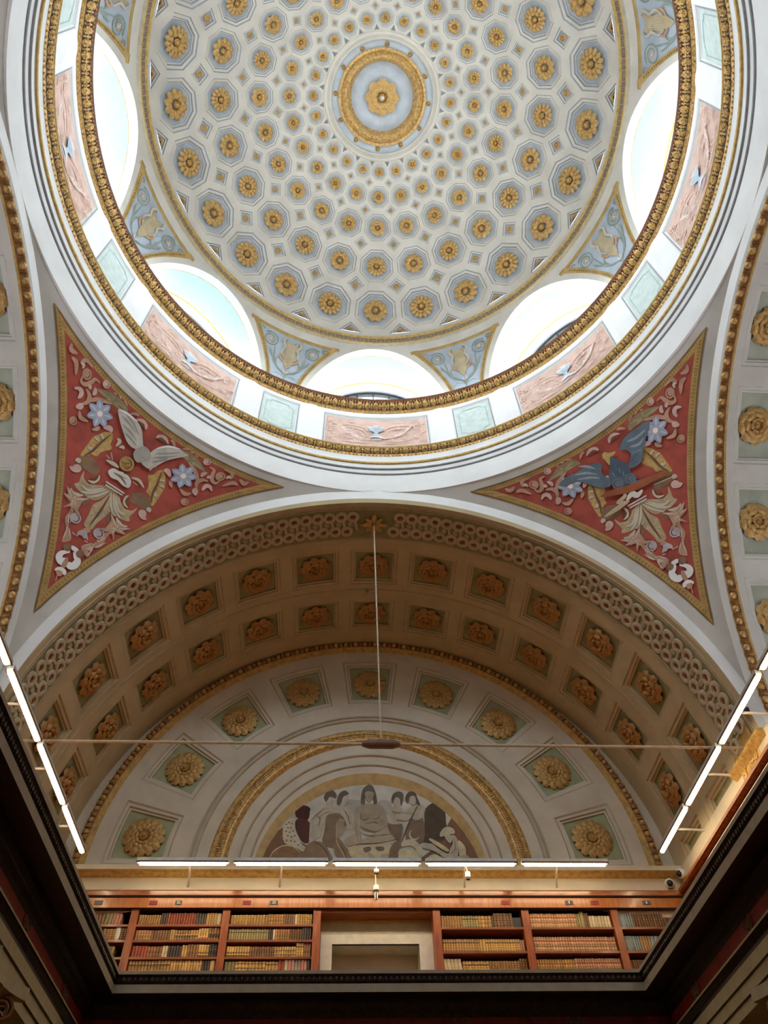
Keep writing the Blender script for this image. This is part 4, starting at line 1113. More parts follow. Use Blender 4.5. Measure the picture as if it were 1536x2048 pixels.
EAGLE = [
('F','eagle',0,[-7.82,40.45,-6.34,40.95,-5.22,40.85,-3.76,40.95,-2.26,40.76,-1.54,40.14,-2.13,39.06,-1.74,37.92,-1.46,37.46,-2.18,36.92,-3.12,37.34,-3.92,38.0,-4.96,39.25,-5.75,39.93,-7.01,39.8]),
('F','eagle',0,[1.5,40.43,2.84,41.37,4.74,41.38,6.66,41.08,5.15,39.57,3.96,38.6,2.99,37.43,1.52,37.41,1.3,38.03,2.35,38.97,2.11,39.95]),
('F','eagledk',0,[-0.05,40.35,0.6,39.33,1.26,38.22,1.06,36.93,0.29,35.94,-0.79,35.86,-1.75,36.65,-1.65,38.07,-0.76,39.19]),
('K','eagle',0,[0.65,36.33,1.26,35.9]),
('K','eagle',0,[-1.11,36.66,-0.45,36.23]),
('F','eagle',0,[0.53,35.82,2.01,35.31,1.55,35.22,0.31,35.45]),
('F','ochre',0,[-0.05,40.35,-0.68,39.39,-0.83,40.14,-0.93,40.96,-0.4,41.31,0.09,40.9,0.94,40.52,0.49,40.3,0.26,40.25]),
('S','eaglelt',0.35,[-4.25,41.46,-3.23,40.83,-2.54,39.97]),
('S','eaglelt',0.35,[-5.31,40.68,-3.84,40.14,-2.77,39.26]),
('S','eaglelt',0.35,[-5.34,39.95,-3.73,39.32,-2.76,38.61]),
('S','black',0.3,[-2.52,38.67,-2.68,37.92]),
('S','black',0.3,[-2.21,38.37,-2.36,37.61]),
('S','black',0.3,[-2.93,38.82,-3.16,38.11]),
('S','eaglelt',0.35,[2.83,40.73,4.08,40.41,5.6,40.48]),
('S','eaglelt',0.35,[2.74,39.95,3.89,39.5,4.91,39.77]),
('S','black',0.3,[1.86,38.26,2.83,38.19]),
('S','black',0.3,[1.81,37.87,2.92,37.7]),
('S','black',0.3,[2.23,38.53,3.24,38.51]),
('S','eaglelt',0.3,[2.55,39.03,3.8,38.73]),
('S','eaglelt',0.3,[-0.25,39.11,-0.39,38.56]),
('S','eaglelt',0.3,[0.13,38.42,-0.1,37.72]),
('S','eaglelt',0.3,[0.28,37.68,0.14,37.14]),
('S','eaglelt',0.3,[-0.95,38.3,-0.94,37.65]),
('S','black',0.3,[0.22,39.21,0.36,38.47]),
('S','black',0.3,[0.69,38.03,0.61,37.24]),
('S','rust',1.0,[-3.9,36.33,-2.18,35.91,0.31,35.13,3.02,34.69,5.19,34.01]),
('S','rust',0.6,[-2.94,35.96,-0.67,35.15,2.2,34.66,4.02,34.38]),
('S','khakilt',0.6,[-4.86,33.62,-2.83,33.79,-1.01,33.91]),
('S','khakilt',0.5,[2.71,33.88,5.33,33.29]),
('S','khakilt',0.5,[-1.38,35.61,-1.08,34.79,-2.47,34.41,-1.34,34.01]),
('S','stone',0.8,[-1.29,34.09,-0.28,34.48,0.19,33.95,1.11,34.17]),
('S','khakilt',0.5,[-0.01,34.93,1.19,34.95,2.38,34.95]),
]
MURAL = [
('F','m_brown',0,[-1.753,5.941,-1.676,6.168,-1.448,6.522,-1.186,6.286,-1.012,6.171,-0.98,5.944]),
('F','m_brown',0,[1.741,5.95,1.569,6.374,1.4,6.691,1.264,6.541,1.077,6.207,0.805,5.947]),
('F','m_grey2',0,[-0.411,6.993,-0.28,7.014,-0.167,6.974,-0.13,6.744,-0.388,6.742]),
('F','m_grey2',0,[0.105,6.946,0.23,7.014,0.352,6.948,0.326,6.75,0.143,6.748]),
('F','m_dark',0,[0.908,6.797,0.966,6.897,1.053,6.957,1.157,6.965,1.259,6.832,1.264,6.541,1.365,6.541,1.163,6.289,0.854,6.268,0.892,6.538]),
('F','m_shield',0,[-1.627,5.951,-1.577,6.092,-1.421,6.198,-1.253,6.179,-1.124,6.056,-1.181,5.952]),
('S','m_sand',0.02,[-1.627,5.951,-1.577,6.092,-1.421,6.198,-1.253,6.179,-1.135,6.075]),
('F','m_pale',0,[-1.427,6.613,-1.269,6.665,-1.229,6.423,-1.146,6.247,-1.058,6.17,-1.096,6.094,-1.215,6.17,-1.406,6.246,-1.451,6.442]),
('F','m_maroon',0,[-1.263,6.847,-1.208,6.893,-1.092,6.894,-1.02,6.842,-1.028,6.786,-1.032,6.697,-1.061,6.635,-1.118,6.633,-1.212,6.665,-1.266,6.726]),
('F','m_maroon2',0,[-1.248,6.634,-1.136,6.661,-1.017,6.589,-1.015,6.424,-1.016,6.252,-1.113,6.255,-1.191,6.364,-1.25,6.503]),
('F','m_light',0,[-1.002,6.666,-0.893,6.791,-0.762,6.875,-0.586,6.86,-0.499,6.793,-0.66,6.747,-0.762,6.684,-0.78,6.485,-0.849,6.342,-0.998,6.252,-1.013,6.464]),
('F','m_light',0,[-0.528,6.877,-0.392,6.882,-0.309,6.753,-0.268,6.528,-0.386,6.484,-0.426,6.609,-0.526,6.772]),
('F','m_face',0,[-0.764,7.041,-0.71,7.072,-0.608,7.057,-0.617,6.974,-0.658,6.91,-0.664,6.876,-0.754,6.875]),
('F','m_hair',0,[-0.802,7.062,-0.753,7.154,-0.655,7.181,-0.59,7.111,-0.599,7.029,-0.702,7.059,-0.75,6.973,-0.786,6.998]),
('F','m_face',0,[-0.514,7.09,-0.396,7.109,-0.387,7.005,-0.42,6.928,-0.505,6.89]),
('F','m_hair',0,[-0.575,7.021,-0.535,7.134,-0.437,7.182,-0.38,7.113,-0.47,7.065,-0.507,6.936,-0.572,6.915]),
('F','m_sphinx',0,[-0.997,6.248,-0.793,6.253,-0.671,6.095,-0.659,5.945,-1.181,5.943,-1.096,6.094]),
('F','m_sphinx2',0,[-0.754,6.684,-0.68,6.751,-0.545,6.752,-0.462,6.686,-0.405,6.528,-0.496,6.483,-0.529,6.305,-0.603,6.163,-0.792,6.245,-0.765,6.486]),
('F','m_sphinx3',0,[-0.523,6.669,-0.446,6.629,-0.456,6.568,-0.413,6.507,-0.434,6.443,-0.493,6.364,-0.567,6.324,-0.57,6.567]),
('F','m_sphinx',0,[-0.57,6.289,-0.491,6.289,-0.38,6.135,-0.245,6.059,-0.237,5.946,-0.487,5.945,-0.601,6.096]),
('S','m_dark',0.014,[-0.962,6.277,-0.828,6.21,-0.711,6.076,-0.67,5.945]),
('S','m_sand',0.012,[-0.581,6.669,-0.571,6.467,-0.56,6.269,-0.452,6.058,-0.404,5.945]),
('S','m_dark',0.012,[-0.551,6.289,-0.454,6.134,-0.377,5.955]),
('F','m_mid',0,[-0.434,6.296,-0.238,6.414,-0.162,6.301,0.015,6.392,0.257,6.512,0.456,6.475,0.469,6.342,0.193,6.262,-0.165,6.223,-0.343,6.185,-0.418,6.222]),
('F','m_body',0,[-0.241,6.873,-0.074,6.935,0.085,6.936,0.206,6.876,0.258,6.707,0.269,6.551,0.164,6.454,0.015,6.43,-0.126,6.468,-0.181,6.525,-0.155,6.301,-0.126,6.242,-0.21,6.236,-0.252,6.414,-0.276,6.567,-0.268,6.763]),
('F','m_hair',0,[-0.171,6.944,-0.158,7.129,-0.126,7.223,-0.054,7.287,0.027,7.277,0.082,7.151,0.108,6.95,0.05,6.933,0.028,7.048,-0.092,7.047,-0.1,6.94]),
('F','m_body',0,[-0.092,7.154,0.044,7.155,0.043,7.064,0.009,6.994,-0.032,6.969,-0.083,7.022]),
('K','m_hair',0,[-0.04,7.323,-0.023,7.323]),
('S','m_dark',0.012,[-0.166,6.529,-0.093,6.481,0.052,6.434,0.179,6.473]),
('S','m_dark',0.012,[-0.167,6.783,-0.166,6.665,-0.093,6.646,-0.019,6.685]),
('S','m_dark',0.012,[-0.001,6.676,0.072,6.657,0.132,6.686,0.139,6.765]),
('S','m_light',0.014,[-0.183,6.245,-0.202,6.452,-0.185,6.704]),
('S','m_light',0.014,[0.24,6.726,0.245,6.57,0.088,6.473]),
('S','m_dark',0.014,[-0.166,6.414,0.015,6.358,0.196,6.378,0.377,6.398]),
('S','m_light',0.016,[-0.13,6.301,0.123,6.359,0.376,6.36]),
('S','m_dark',0.016,[-0.379,6.18,-0.13,6.227,0.336,6.233]),
('S','m_dark',0.01,[-0.073,7.119,-0.035,7.126]),
('S','m_dark',0.01,[0.002,7.126,0.036,7.12]),
('S','m_dark',0.01,[-0.032,7.027,0.002,7.031]),
('F','m_sand',0,[-0.361,6.174,0.013,6.22,0.343,6.225,0.298,6.045,0.278,5.946,-0.235,5.945]),
('F','m_dark2',0,[-0.129,6.153,-0.023,6.181,-0.005,6.117,-0.094,6.08]),
('F','m_dark2',0,[0.066,6.172,0.192,6.182,0.208,6.127,0.119,6.108]),
('F','m_mid',0,[-0.059,6.062,-0.006,6.081,0.081,5.964,0.011,5.954]),
('F','m_mid',0,[0.153,6.045,0.278,6.063,0.257,5.955,0.187,5.973]),
('F','m_dark2',0,[0.281,6.586,0.521,6.566,0.496,6.328,0.47,6.266,0.335,6.389]),
('F','m_dark2',0,[0.646,6.644,0.871,6.688,0.856,6.268,0.569,6.287]),
('F','m_light',0,[0.287,6.815,0.391,6.881,0.493,6.882,0.574,6.773,0.675,6.752,0.744,6.774,0.751,6.726,0.667,6.674,0.584,6.626,0.423,6.642,0.481,6.568,0.281,6.595]),
('F','m_light',0,[0.594,6.839,0.803,6.924,0.927,6.863,0.85,6.677,0.746,6.64,0.692,6.687,0.753,6.752,0.591,6.769]),
('F','m_face',0,[0.384,7.049,0.512,7.05,0.496,6.958,0.461,6.891,0.404,6.913]),
('F','m_hair',0,[0.349,6.988,0.377,7.105,0.462,7.165,0.557,7.129,0.551,6.994,0.506,6.9,0.502,7.016,0.429,7.056,0.383,6.966]),
('F','m_face',0,[0.645,7.062,0.754,7.086,0.778,6.982,0.733,6.924,0.68,6.937]),
('F','m_hair',0,[0.6,7.08,0.671,7.167,0.766,7.145,0.802,7.041,0.847,6.902,0.784,6.946,0.754,7.081,0.666,7.058,0.64,6.945,0.6,6.99]),
('S','m_dark',0.022,[0.814,6.94,0.688,6.687,0.576,6.453,0.493,6.266]),
('S','m_pale',0.03,[0.667,6.463,0.633,6.39,0.669,6.318,0.738,6.308,0.79,6.35]),
('F','m_sphinx2',0,[0.33,6.204,0.494,6.282,0.473,6.044,0.445,5.926,0.274,5.925]),
('F','m_cream',0,[0.465,6.144,0.736,6.089,0.75,5.927,0.468,5.926]),
('F','m_pale',0,[0.505,6.262,0.669,6.308,0.805,6.206,0.827,6.081,0.754,6.002,0.723,6.141,0.624,6.201,0.502,6.181]),
('S','m_dark2',0.01,[0.52,6.064,0.675,6.045]),
('S','m_dark2',0.01,[0.527,6.005,0.681,5.986]),
('F','m_sand',0,[0.866,5.927,0.947,6.036,1.065,6.046,1.23,5.928]),
('F','m_light',0,[1.331,6.394,1.409,6.332,1.421,6.148,1.377,6.008,1.237,5.964,1.03,6.102,0.819,6.174,0.961,6.237,1.074,6.163,1.238,6.063,1.285,6.147,1.338,6.249]),
('F','m_cream',0,[1.431,6.295,1.529,6.189,1.528,6.048,1.445,5.949,1.421,6.128]),
('F','m_mid',0,[1.334,6.008,1.554,6.048,1.544,5.929,1.21,5.928]),
('F','m_face',0,[1.209,6.362,1.295,6.394,1.341,6.331,1.302,6.245,1.26,6.265]),
('F','m_pale',0,[1.139,6.409,1.222,6.513,1.347,6.513,1.389,6.415,1.271,6.389,1.148,6.347]),
('F','m_sand',0,[0.96,6.284,1.006,6.313,1.253,6.147,1.21,6.103]),
('K','m_dark2',0,[-1.404,6.562,-1.389,6.562]),
('K','m_dark2',0,[-1.359,6.593,-1.344,6.593]),
('K','m_dark2',0,[-1.31,6.573,-1.295,6.573]),
('K','m_dark2',0,[-1.371,6.502,-1.356,6.502]),
('K','m_dark2',0,[-1.324,6.503,-1.309,6.503]),
('K','m_dark2',0,[-1.394,6.442,-1.379,6.442]),
('K','m_dark2',0,[-1.336,6.423,-1.321,6.423]),
('K','m_dark2',0,[-1.282,6.443,-1.267,6.443]),
('K','m_dark2',0,[-1.36,6.363,-1.345,6.363]),
('K','m_dark2',0,[-1.302,6.344,-1.287,6.344]),
('K','m_dark2',0,[-1.248,6.364,-1.233,6.364]),
('K','m_dark2',0,[-1.372,6.285,-1.357,6.285]),
('K','m_dark2',0,[-1.306,6.276,-1.292,6.276]),
('K','m_dark2',0,[-1.241,6.266,-1.226,6.266]),
('K','m_dark2',0,[-1.181,6.208,-1.166,6.208]),
]
# ================================================================== PAINTED PANELS
PAINT = {'olive': (.30,.25,.13), 'ochre': (.43,.29,.12), 'umber': (.27,.16,.09), 'umberdk': (.17,.08,.04), 'khaki': (.47,.37,.22), 'leaflt': (.56,.41,.20), 'khakilt': (.56,.45,.29), 'tan': (.52,.31,.21), 'cream': (.70,.54,.39), 'pinkish': (.66,.46,.40),
 'lilac': (.52,.44,.46), 'flower': (.36,.42,.55), 'flowerlt': (.55,.60,.70), 'stone': (.48,.40,.32), 'stonedk': (.22,.17,.14), 'white': (.66,.58,.54), 'dove': (.55,.53,.47), 'dovebody': (.42,.40,.35), 'dovedk': (.34,.33,.29),
 'golddk': (.30,.17,.04), 'eagle': (.13,.18,.23), 'eagledk': (.085,.125,.17), 'eaglelt': (.30,.36,.41), 'rust': (.36,.11,.04), 'border': (.46,.30,.10), 'borderdk': (.22,.12,.04),
 'm_grey': (0.66,0.66,0.6), 'm_grey2': (0.5,0.51,0.47), 'm_brown': (0.27,0.15,0.09), 'm_dark': (0.12,0.095,0.07), 'm_dark2': (0.26,0.2,0.14), 'm_pale': (0.7,0.66,0.52), 'm_maroon': (0.085,0.03,0.028), 'm_maroon2': (0.12,0.05,0.045), 'm_light': (0.6,0.57,0.47), 'm_face': (0.66,0.62,0.52), 'm_hair': (0.17,0.155,0.125),
 'm_sphinx': (0.36,0.25,0.165), 'm_sphinx2': (0.3,0.225,0.16), 'm_sphinx3': (0.46,0.37,0.28), 'm_mid': (0.56,0.49,0.37), 'm_body': (0.46,0.41,0.31), 'm_sand': (0.74,0.65,0.44), 'm_cream': (0.8,0.72,0.5), 'm_shield': (0.33,0.2,0.11),
 'roselt': (.76,.57,.49), 'rosecream': (.82,.62,.50), 'rosepale': (.84,.68,.62), 'vaseblue': (.50,.62,.72), 'vasewhite': (.84,.86,.86), 'leafgreen': (.52,.52,.42),
 'spandblue': (.46,.53,.60), 'sagegreen': (.28,.33,.28), 'lyregold': (.50,.40,.24), 'lyrelt': (.62,.54,.38), 'orange': (.60,.30,.14), 'lineart': (.42,.52,.53)}
def pm(k):
    if k not in M: M[k] = mat('paint_' + k, PAINT[k], .85, 0, .10, 4)
    return k
def smooth_line(P, k=4):
    if len(P) < 3: return P
    out = []
    for i in range(len(P) - 1):
        a, b, c, d = P[max(0, i - 1)], P[i], P[i + 1], P[min(len(P) - 1, i + 2)]
        for q in range(k):
            t = q / k
            out.append(tuple(.5 * (2 * b[j] + (c[j] - a[j]) * t + (2 * a[j] - 5 * b[j] + 4 * c[j] - d[j]) * t * t + (3 * b[j] - a[j] - 3 * c[j] + d[j]) * t ** 3) for j in (0, 1)))
    return out + [P[-1]]
def smooth_loop(P, k=3):
    n = len(P); out = []
    for i in range(n):
        a, b, c, d = P[i - 1], P[i], P[(i + 1) % n], P[(i + 2) % n]
        for q in range(k):
            t = q / k
            out.append(tuple(.5 * (2 * b[j] + (c[j] - a[j]) * t + (2 * a[j] - 5 * b[j] + 4 * c[j] - d[j]) * t * t + (3 * b[j] - a[j] - 3 * c[j] + d[j]) * t ** 3) for j in (0, 1)))
    return out
class Art:
    """flat paint strokes on a curved or plane chart"""
    def __init__(s, fn, lift=.006, dl=.0012, step=0): s.fn = fn; s.mb = MB(); s.mats = []; s.n = 0; s.lift = lift; s.dl = dl; s.step = step
    def mi(s, c):
        c = pm(c)
        if c not in s.mats: s.mats.append(c)
        return s.mats.index(c)
    def lvl(s): s.n += 1; return s.lift + s.dl * s.n
    def fill(s, P, c, sm=True):
        P = smooth_loop(P) if sm else P; h = s.lvl(); m = s.mi(c)
        if s.step:
            cdt_sheet(s.mb, lambda x, y, d=0.: s.fn(x, y, -h), P, [], (s.step, s.step), m); return
        tri = tessellate_polygon([[Vector((p[0], p[1], 0)) for p in P]])
        b = [s.mb.vert(s.fn(p[0], p[1], -h)) for p in P]
        for t in tri: s.mb.face([b[i] for i in t], m)
    def stroke(s, P, w, c, taper=True):
        P = smooth_line(P); h = s.lvl(); m = s.mi(c)
        ribbon(s.mb, lambda a, b, d=0.: s.fn(a, b, -h), P, w, 0, m, taper=(lambda t: .25 + .75 * sin(pi * min(1, max(0, t)))) if taper else None, flat=True)
    def disc(s, x, y, r, c, n=14): s.fill([(x + r * cos(2*pi*k/n), y + r * sin(2*pi*k/n)) for k in range(n)], c, False)
    def ball(s, x, y, r, c):
        s.disc(x, y, r, c); s.stroke([(x + r * .62 * cos(t), y + r * .62 * sin(t)) for t in [1 + .5 * i for i in range(9)]], r * .22, 'umberdk' if c not in ('gold',) else 'golddk')
    def flower(s, x, y, r, c, n=7, rot0=0.):
        for k in range(n):
            a = rot0 + 2 * pi * k / n; ca, sa = cos(a), sin(a)
            s.fill([(x + (u * ca - v * sa) * r, y + (u * sa + v * ca) * r) for u, v in ((.2, -.12), (.62, -.27), (1, 0), (.62, .27), (.2, .12))], c)
            s.stroke([(x + u * r * ca, y + u * r * sa) for u in (.35, .6, .85)], r * .16, 'flowerlt')
        s.disc(x, y, r * .34, 'lilac'); s.disc(x, y, r * .2, 'white')
    def play(s, data, mir=1):
        for kind, c, par, q in data:
            P = [(mir * q[i], q[i + 1]) for i in range(0, len(q), 2)]
            if c == 'gold': c = 'border'
            if c == 'black': c = 'eagledk' if kind == 'S' else c
            if kind == 'F':
                s.fill(P, c)
                if c in ('ochre', 'khaki', 'olive', 'tan') and len(P) > 8:
                    cx = sum(p[0] for p in P) / len(P); cy = sum(p[1] for p in P) / len(P)
                    for k in range(0, len(P), 2):
                        s.stroke([(cx + (P[k][0] - cx) * f, cy + (P[k][1] - cy) * f) for f in (.15, .5, .9)], .16, {'ochre': 'leaflt', 'khaki': 'khakilt', 'olive': 'khaki', 'tan': 'cream'}[c])
            elif kind == 'S': s.stroke(P, par, c)
            elif kind == 'K':
                r = math.hypot(P[1][0] - P[0][0], P[1][1] - P[0][1]); (s.disc if c.startswith('m_') or r < .3 else s.ball)(P[0][0], P[0][1], r if c.startswith('m_') else max(r, .5) if c != 'border' else max(r, .9), c)
            elif kind == 'L': s.flower(P[0][0], P[0][1], par, c)
    def build(s, name, parent, smooth=True): return s.mb.build(name, s.mats, parent, smooth=False)

# ---- pendentives: red fields
def pend_loop(k, el, n=30):
    """closed boundary of the spherical triangle |x|<k, |y|<k, below el; chart (p, q)"""
    emin = math.degrees(math.acos(min(1, k * math.sqrt(2)))) + .01
    out = []
    for i in range(n + 1):
        e = emin + (el - emin) * i / n; a = math.degrees(math.acos(min(1, k / cos(rad(e))))); out.append(((90 - a - 45) * cos(rad(e)), e))
    pR = out[-1][0]
    for i in range(1, n): out.append((pR * (1 - 2 * i / n), el))
    for i in range(n + 1):
        e = el + (emin - el) * i / n; a = math.degrees(math.acos(min(1, k / cos(rad(e))))); out.append(((a - 45) * cos(rad(e)), e))
    return out[:-1]
for q, nm, bird in (((-1, 1), 'left', DOVE), ((1, 1), 'right', EAGLE)):
    fn = lambda p, e, d=0., q=q: PP(45 + p / cos(rad(e)), e, d, q)
    # full-size tessellated ground
    o_ = pend_loop(4.865 / RP, 43.8); i_ = pend_loop(4.785 / RP, 43.1)
    mb = MB(); rows = []
    emin = i_[0][1]
    for k in range(31):
        e = emin + (43.1 - emin) * k / 30; a = math.degrees(math.acos(min(1, 4.785 / RP / cos(rad(e)))))
        rows.append([fn(((a - 45) + (90 - 2 * a) * j / 24) * cos(rad(e)), e, -.004) for j in range(25)])
    mb.grid(rows)
    root = mb.build('pendentive_painting', ['red'], None, angle=60)
    tag(root, f'red triangular painted panel with {"a white dove above a gold orb" if nm == "left" else "a dark blue eagle on arrows"} on the {nm} pendentive', 'painting', 'painted pendentive panels')
    mb = MB(); n = len(o_)
    for (A, B, m, dd) in ((o_, i_, 0, -.006),):
        lo = [mb.vert(fn(*p, dd)) for p in A]; li = [mb.vert(fn(*p, dd)) for p in B]
        for k in range(n): mb.face((lo[k], lo[(k+1) % n], li[(k+1) % n], li[k]), m)
    ribbon(mb, lambda a, b, d=0.: fn(a, b, -.009), [(p[0] * 1.0, p[1]) for p in o_], .22, 0, 1, True, flat=True)
    mid = [((a[0] + b[0]) / 2, (a[1] + b[1]) / 2) for a, b in zip(o_, i_)]
    acc = 0
    for k in range(n):                                  # little leaf marks along the border
        a, b = mid[k], mid[(k+1) % n]; L = math.hypot(b[0]-a[0], b[1]-a[1]); cnt = max(1, int(L / .34))
        t = Vector((b[0]-a[0], b[1]-a[1])) / max(L, 1e-6); nn = Vector((-t.y, t.x))
        for j in range(cnt):
            c = Vector(a) + (Vector(b) - Vector(a)) * (j + .5) / cnt
            for s in (-1, 1): ribbon(mb, lambda x, y, d=0.: fn(x, y, -.009), [tuple(c), tuple(c + t * .16 + nn * s * .17)], .08, 0, 1, flat=True)
    pm('border'); pm('borderdk')
    mb.build('gilded_border', ['border', 'borderdk'], root, smooth=False)
    for m_ in (1, -1):
        for i, d in enumerate(d for d in HALF if d[1] in ('olive', 'ochre', 'umber', 'khaki') and d[0] == 'F'):
            art = Art(fn, .006 + .0006 * i, .0003, .7); art.play([d], m_); art.build('painted_leaf', root)
    for i, d in enumerate(d for d in CEN if d[1] in ('khaki', 'khakilt')):
        art = Art(fn, .009 + .0006 * i, .0003, .7); art.play([d] + ([e for e in CEN if e[1] == 'umberdk'] if i == 0 else [])); art.build('painted_leaf', root)
    art = Art(fn, .0125, .00025, .7)
    for m_ in (1, -1): art.n = 0; art.play([d for d in HALF if d[0] != 'L' and not (d[1] in ('olive', 'ochre', 'umber', 'khaki') and d[0] == 'F')], m_)
    art.play([d for d in CEN if d[1] not in ('khaki', 'khakilt', 'umberdk')]); art.play(CENB)
    art.build('scroll_pattern', root)
    for m_ in (1, -1):
        art = Art(fn, .030, .0003, .5); art.play([d for d in HALF if d[0] == 'L'], m_); art.build('blue_flower', root)
    art = Art(fn, .030, .0003, .6)
    if nm == 'left': art.play(URN); art.build('gold_orb', root)
    if nm == 'left': grp = (bird[2:3] + bird[10:13], bird[0:1] + bird[3:7] + bird[13:14], bird[1:2] + bird[7:10] + bird[14:])
    else: grp = (bird[2:7] + [d for d in bird[7:] if d[1] in ('rust', 'khakilt', 'stone')] + bird[20:26], bird[0:1] + bird[7:13], bird[1:2] + bird[13:20])
    art = Art(fn, .044, .0003, .7); art.play(grp[0]); body = art.build('dove' if nm == 'left' else 'eagle', root)
    for g in grp[1:]: art = Art(fn, .040, .0003, .7); art.play(g); art.build('wing', body)

# ---- lunette mural
fnm = lambda x, z, d=0.: (x, YE + .10 + d, z)
mb = MB(); mb.poly([fnm(1.81 * sin(rad(a)), 5.49 + 1.81 * cos(rad(a))) for a in range(-95, 96, 3)])
M['m_ground'] = mat('mural_grisaille_ground', (.70, .70, .64), .85, 0, .15, 1.2)
root = mb.build('lunette_mural', ['m_ground'], None, smooth=False)
tag(root, 'half round grisaille mural of seated and standing figures on the end wall', 'mural')
GR = [('landscape', 0, 4), ('dark_stone', 4, 5)]
FACES = [('M1', 610, 180), ('M1', 735, 170)]
def figure(name, names_, data): 
    global MLV
    art = Art(fnm, MLV, .0002); art.play(data); art.build(name, root); MLV += .0002 * (art.n + 1)
MLV = .002
figure('background_pattern', None, MURAL[:4]); figure('dark_stone', None, MURAL[4:5]); figure('round_shield', None, MURAL[5:7])
spots_ = [d for d in MURAL if d[0] == 'K' and d[1] == 'm_dark2']; rest = [d for d in MURAL[7:] if not (d[0] == 'K' and d[1] == 'm_dark2')]
figure('crouching_figure', None, rest[:1] + spots_ + rest[1:3])
rest = rest[3:]
figure('robed_figure', None, [rest[0]] + rest[2:4]); figure('robed_figure', None, [rest[1]] + rest[4:6])
figure('sphinx', None, rest[6:13]); rest = rest[13:]
ix = next(i for i, d in enumerate(rest) if d[1] == 'm_sand')
figure('seated_idol', None, rest[:ix]); figure('carved_plinth', None, rest[ix:ix + 5]); rest = rest[ix + 5:]
figure('young_couple', None, rest[:9]); figure('crescent_tablet', None, rest[9:15]); figure('seated_scribe', None, rest[15:])

figure('face_pattern', None, FACEX)
# ---- frieze panels (charts in drawing units along the wall)
def frieze_panel(k, kind):
    az0 = k * 45 + (22.5 if kind == 'green' else 0)
    fn = lambda u, v, d=0.: F(az0 + math.degrees(u / RF), 12.53 + v, d + .048)
    hw = rad(11.55 if kind == 'rose' else 3.9) * RF; hh = .475 if kind == 'rose' else .52
    mb = MB(); mb.grid([[fn(u, v, -.003) for v in (-hh, 0, hh)] for u in spaced(-hw, hw, .12)])
    root = mb.build('frieze_painting', ['pink' if kind == 'rose' else 'palegreen'], None, angle=60)
    art = Art(fn, .005, .0006)
    if kind == 'green':
        for s in (-1, 1):
            for t in (-1, 1):
                a, b = hw * .82, hh * .82
                art.stroke([(s * (a - .10), t * b), (s * (a - .09), t * (b - .06)), (s * (a - .03), t * (b - .07)), (s * a, t * (b - .10))], .018, 'lineart', False)
            art.stroke([(s * hw * .82, -(hh * .82 - .10)), (s * hw * .82, hh * .82 - .10)], .016, 'lineart', False)
            art.stroke([(-(hw * .82 - .10), s * hh * .82), (hw * .82 - .10, s * hh * .82)], .016, 'lineart', False)
        art.build('corner_line_ornament', root)
    else:
        for s in (-1, 1):
            art.stroke([(s * .06, -.22), (s * .28, -.20), (s * .50, -.08), (s * .66, .12), (s * .74, .22)], .055, 'rosepale')
            for i in range(9):
                t = i / 8; x = s * (.10 + .6 * t); y = -.23 + .44 * t * t
                art.disc(x, y, .028, ('leafgreen', 'rosepale', 'rosecream')[i % 3], 8)
            art.stroke([(s * .08, .0), (s * .22, .16), (s * .40, .24), (s * .58, .24), (s * .70, .17)], .03, 'rosecream')
            art.stroke([(s * .16, -.1), (s * .26, .06), (s * .42, .14), (s * .56, .12)], .02, 'rosecream')
            art.disc(s * .44, .12, .035, 'rosepale', 8)
            for (cx, cy, r, a0) in ((.80, .14, .085, 0), (.62, -.24, .08, 2), (.80, -.22, .06, 1), (.92, -.02, .07, 3), (.90, .30, .06, 4), (.48, -.30, .05, 1)):
                art.stroke([(s * (cx + r * (1 - .8 * i / 12) * cos(a0 + i * .55)), cy + r * (1 - .8 * i / 12) * sin(a0 + i * .55)) for i in range(13)], .022, 'rosecream')
            rr = random.Random(4)
            for i in range(26):
                cx, cy, r, a0 = .14 + rr.random() * .84, -.38 + rr.random() * .74, .03 + rr.random() * .035, rr.random() * 6
                art.stroke([(s * (cx + r * (1 - .7 * i / 8) * cos(a0 + i * .6)), cy + r * (1 - .7 * i / 8) * sin(a0 + i * .6)) for i in range(9)], .017, ('roselt', 'rosecream')[i % 2])
            for i in range(7): art.disc(s * (.88 + .012 * (i % 3)), .26 - i * .07, .022, 'rosecream', 7)
            art.stroke([(s * .1, -.36), (s * .4, -.38), (s * .7, -.36)], .02, 'rosepale')
        art.build('garland_ornament', root)
        art = Art(fn, .035, .0006)
        art.fill([(-.14, .16), (0, .19), (.14, .16), (.12, .06), (.06, .0), (.03, -.06), (.08, -.12), (-.08, -.12), (-.03, -.06), (-.06, 0), (-.12, .06)], 'vaseblue')
        art.stroke([(-.16, .17), (.16, .17)], .03, 'vasewhite', False); art.stroke([(-.11, .07), (.11, .07)], .02, 'vasewhite'); art.stroke([(-.07, .25), (0, .22), (.07, .25)], .03, 'vasewhite'); art.stroke([(-.14, -.20), (0, -.16), (.14, -.20)], .05, 'vasewhite'); art.stroke([(-.1, -.29), (0, -.25), (.1, -.29)], .03, 'vaseblue')
        art.build('blue_vase', root)
    return root
POSR = {0: 'straight below the middle window', 1: 'second from the right', 2: 'at the far right edge', 7: 'second from the left', 6: 'at the far left edge'}
for k in (0, 1, 2, 6, 7): tag(frieze_panel(k, 'rose'), f'long rose painted frieze panel with a blue vase, {POSR[k]}', 'panel', 'rose frieze panels')
POSG = {0: 'just right of the middle rose panel', 1: 'second right of the middle rose panel', 2: 'at the upper right picture edge', 7: 'just left of the middle rose panel', 6: 'second left of the middle rose panel', 5: 'at the upper left picture edge'}
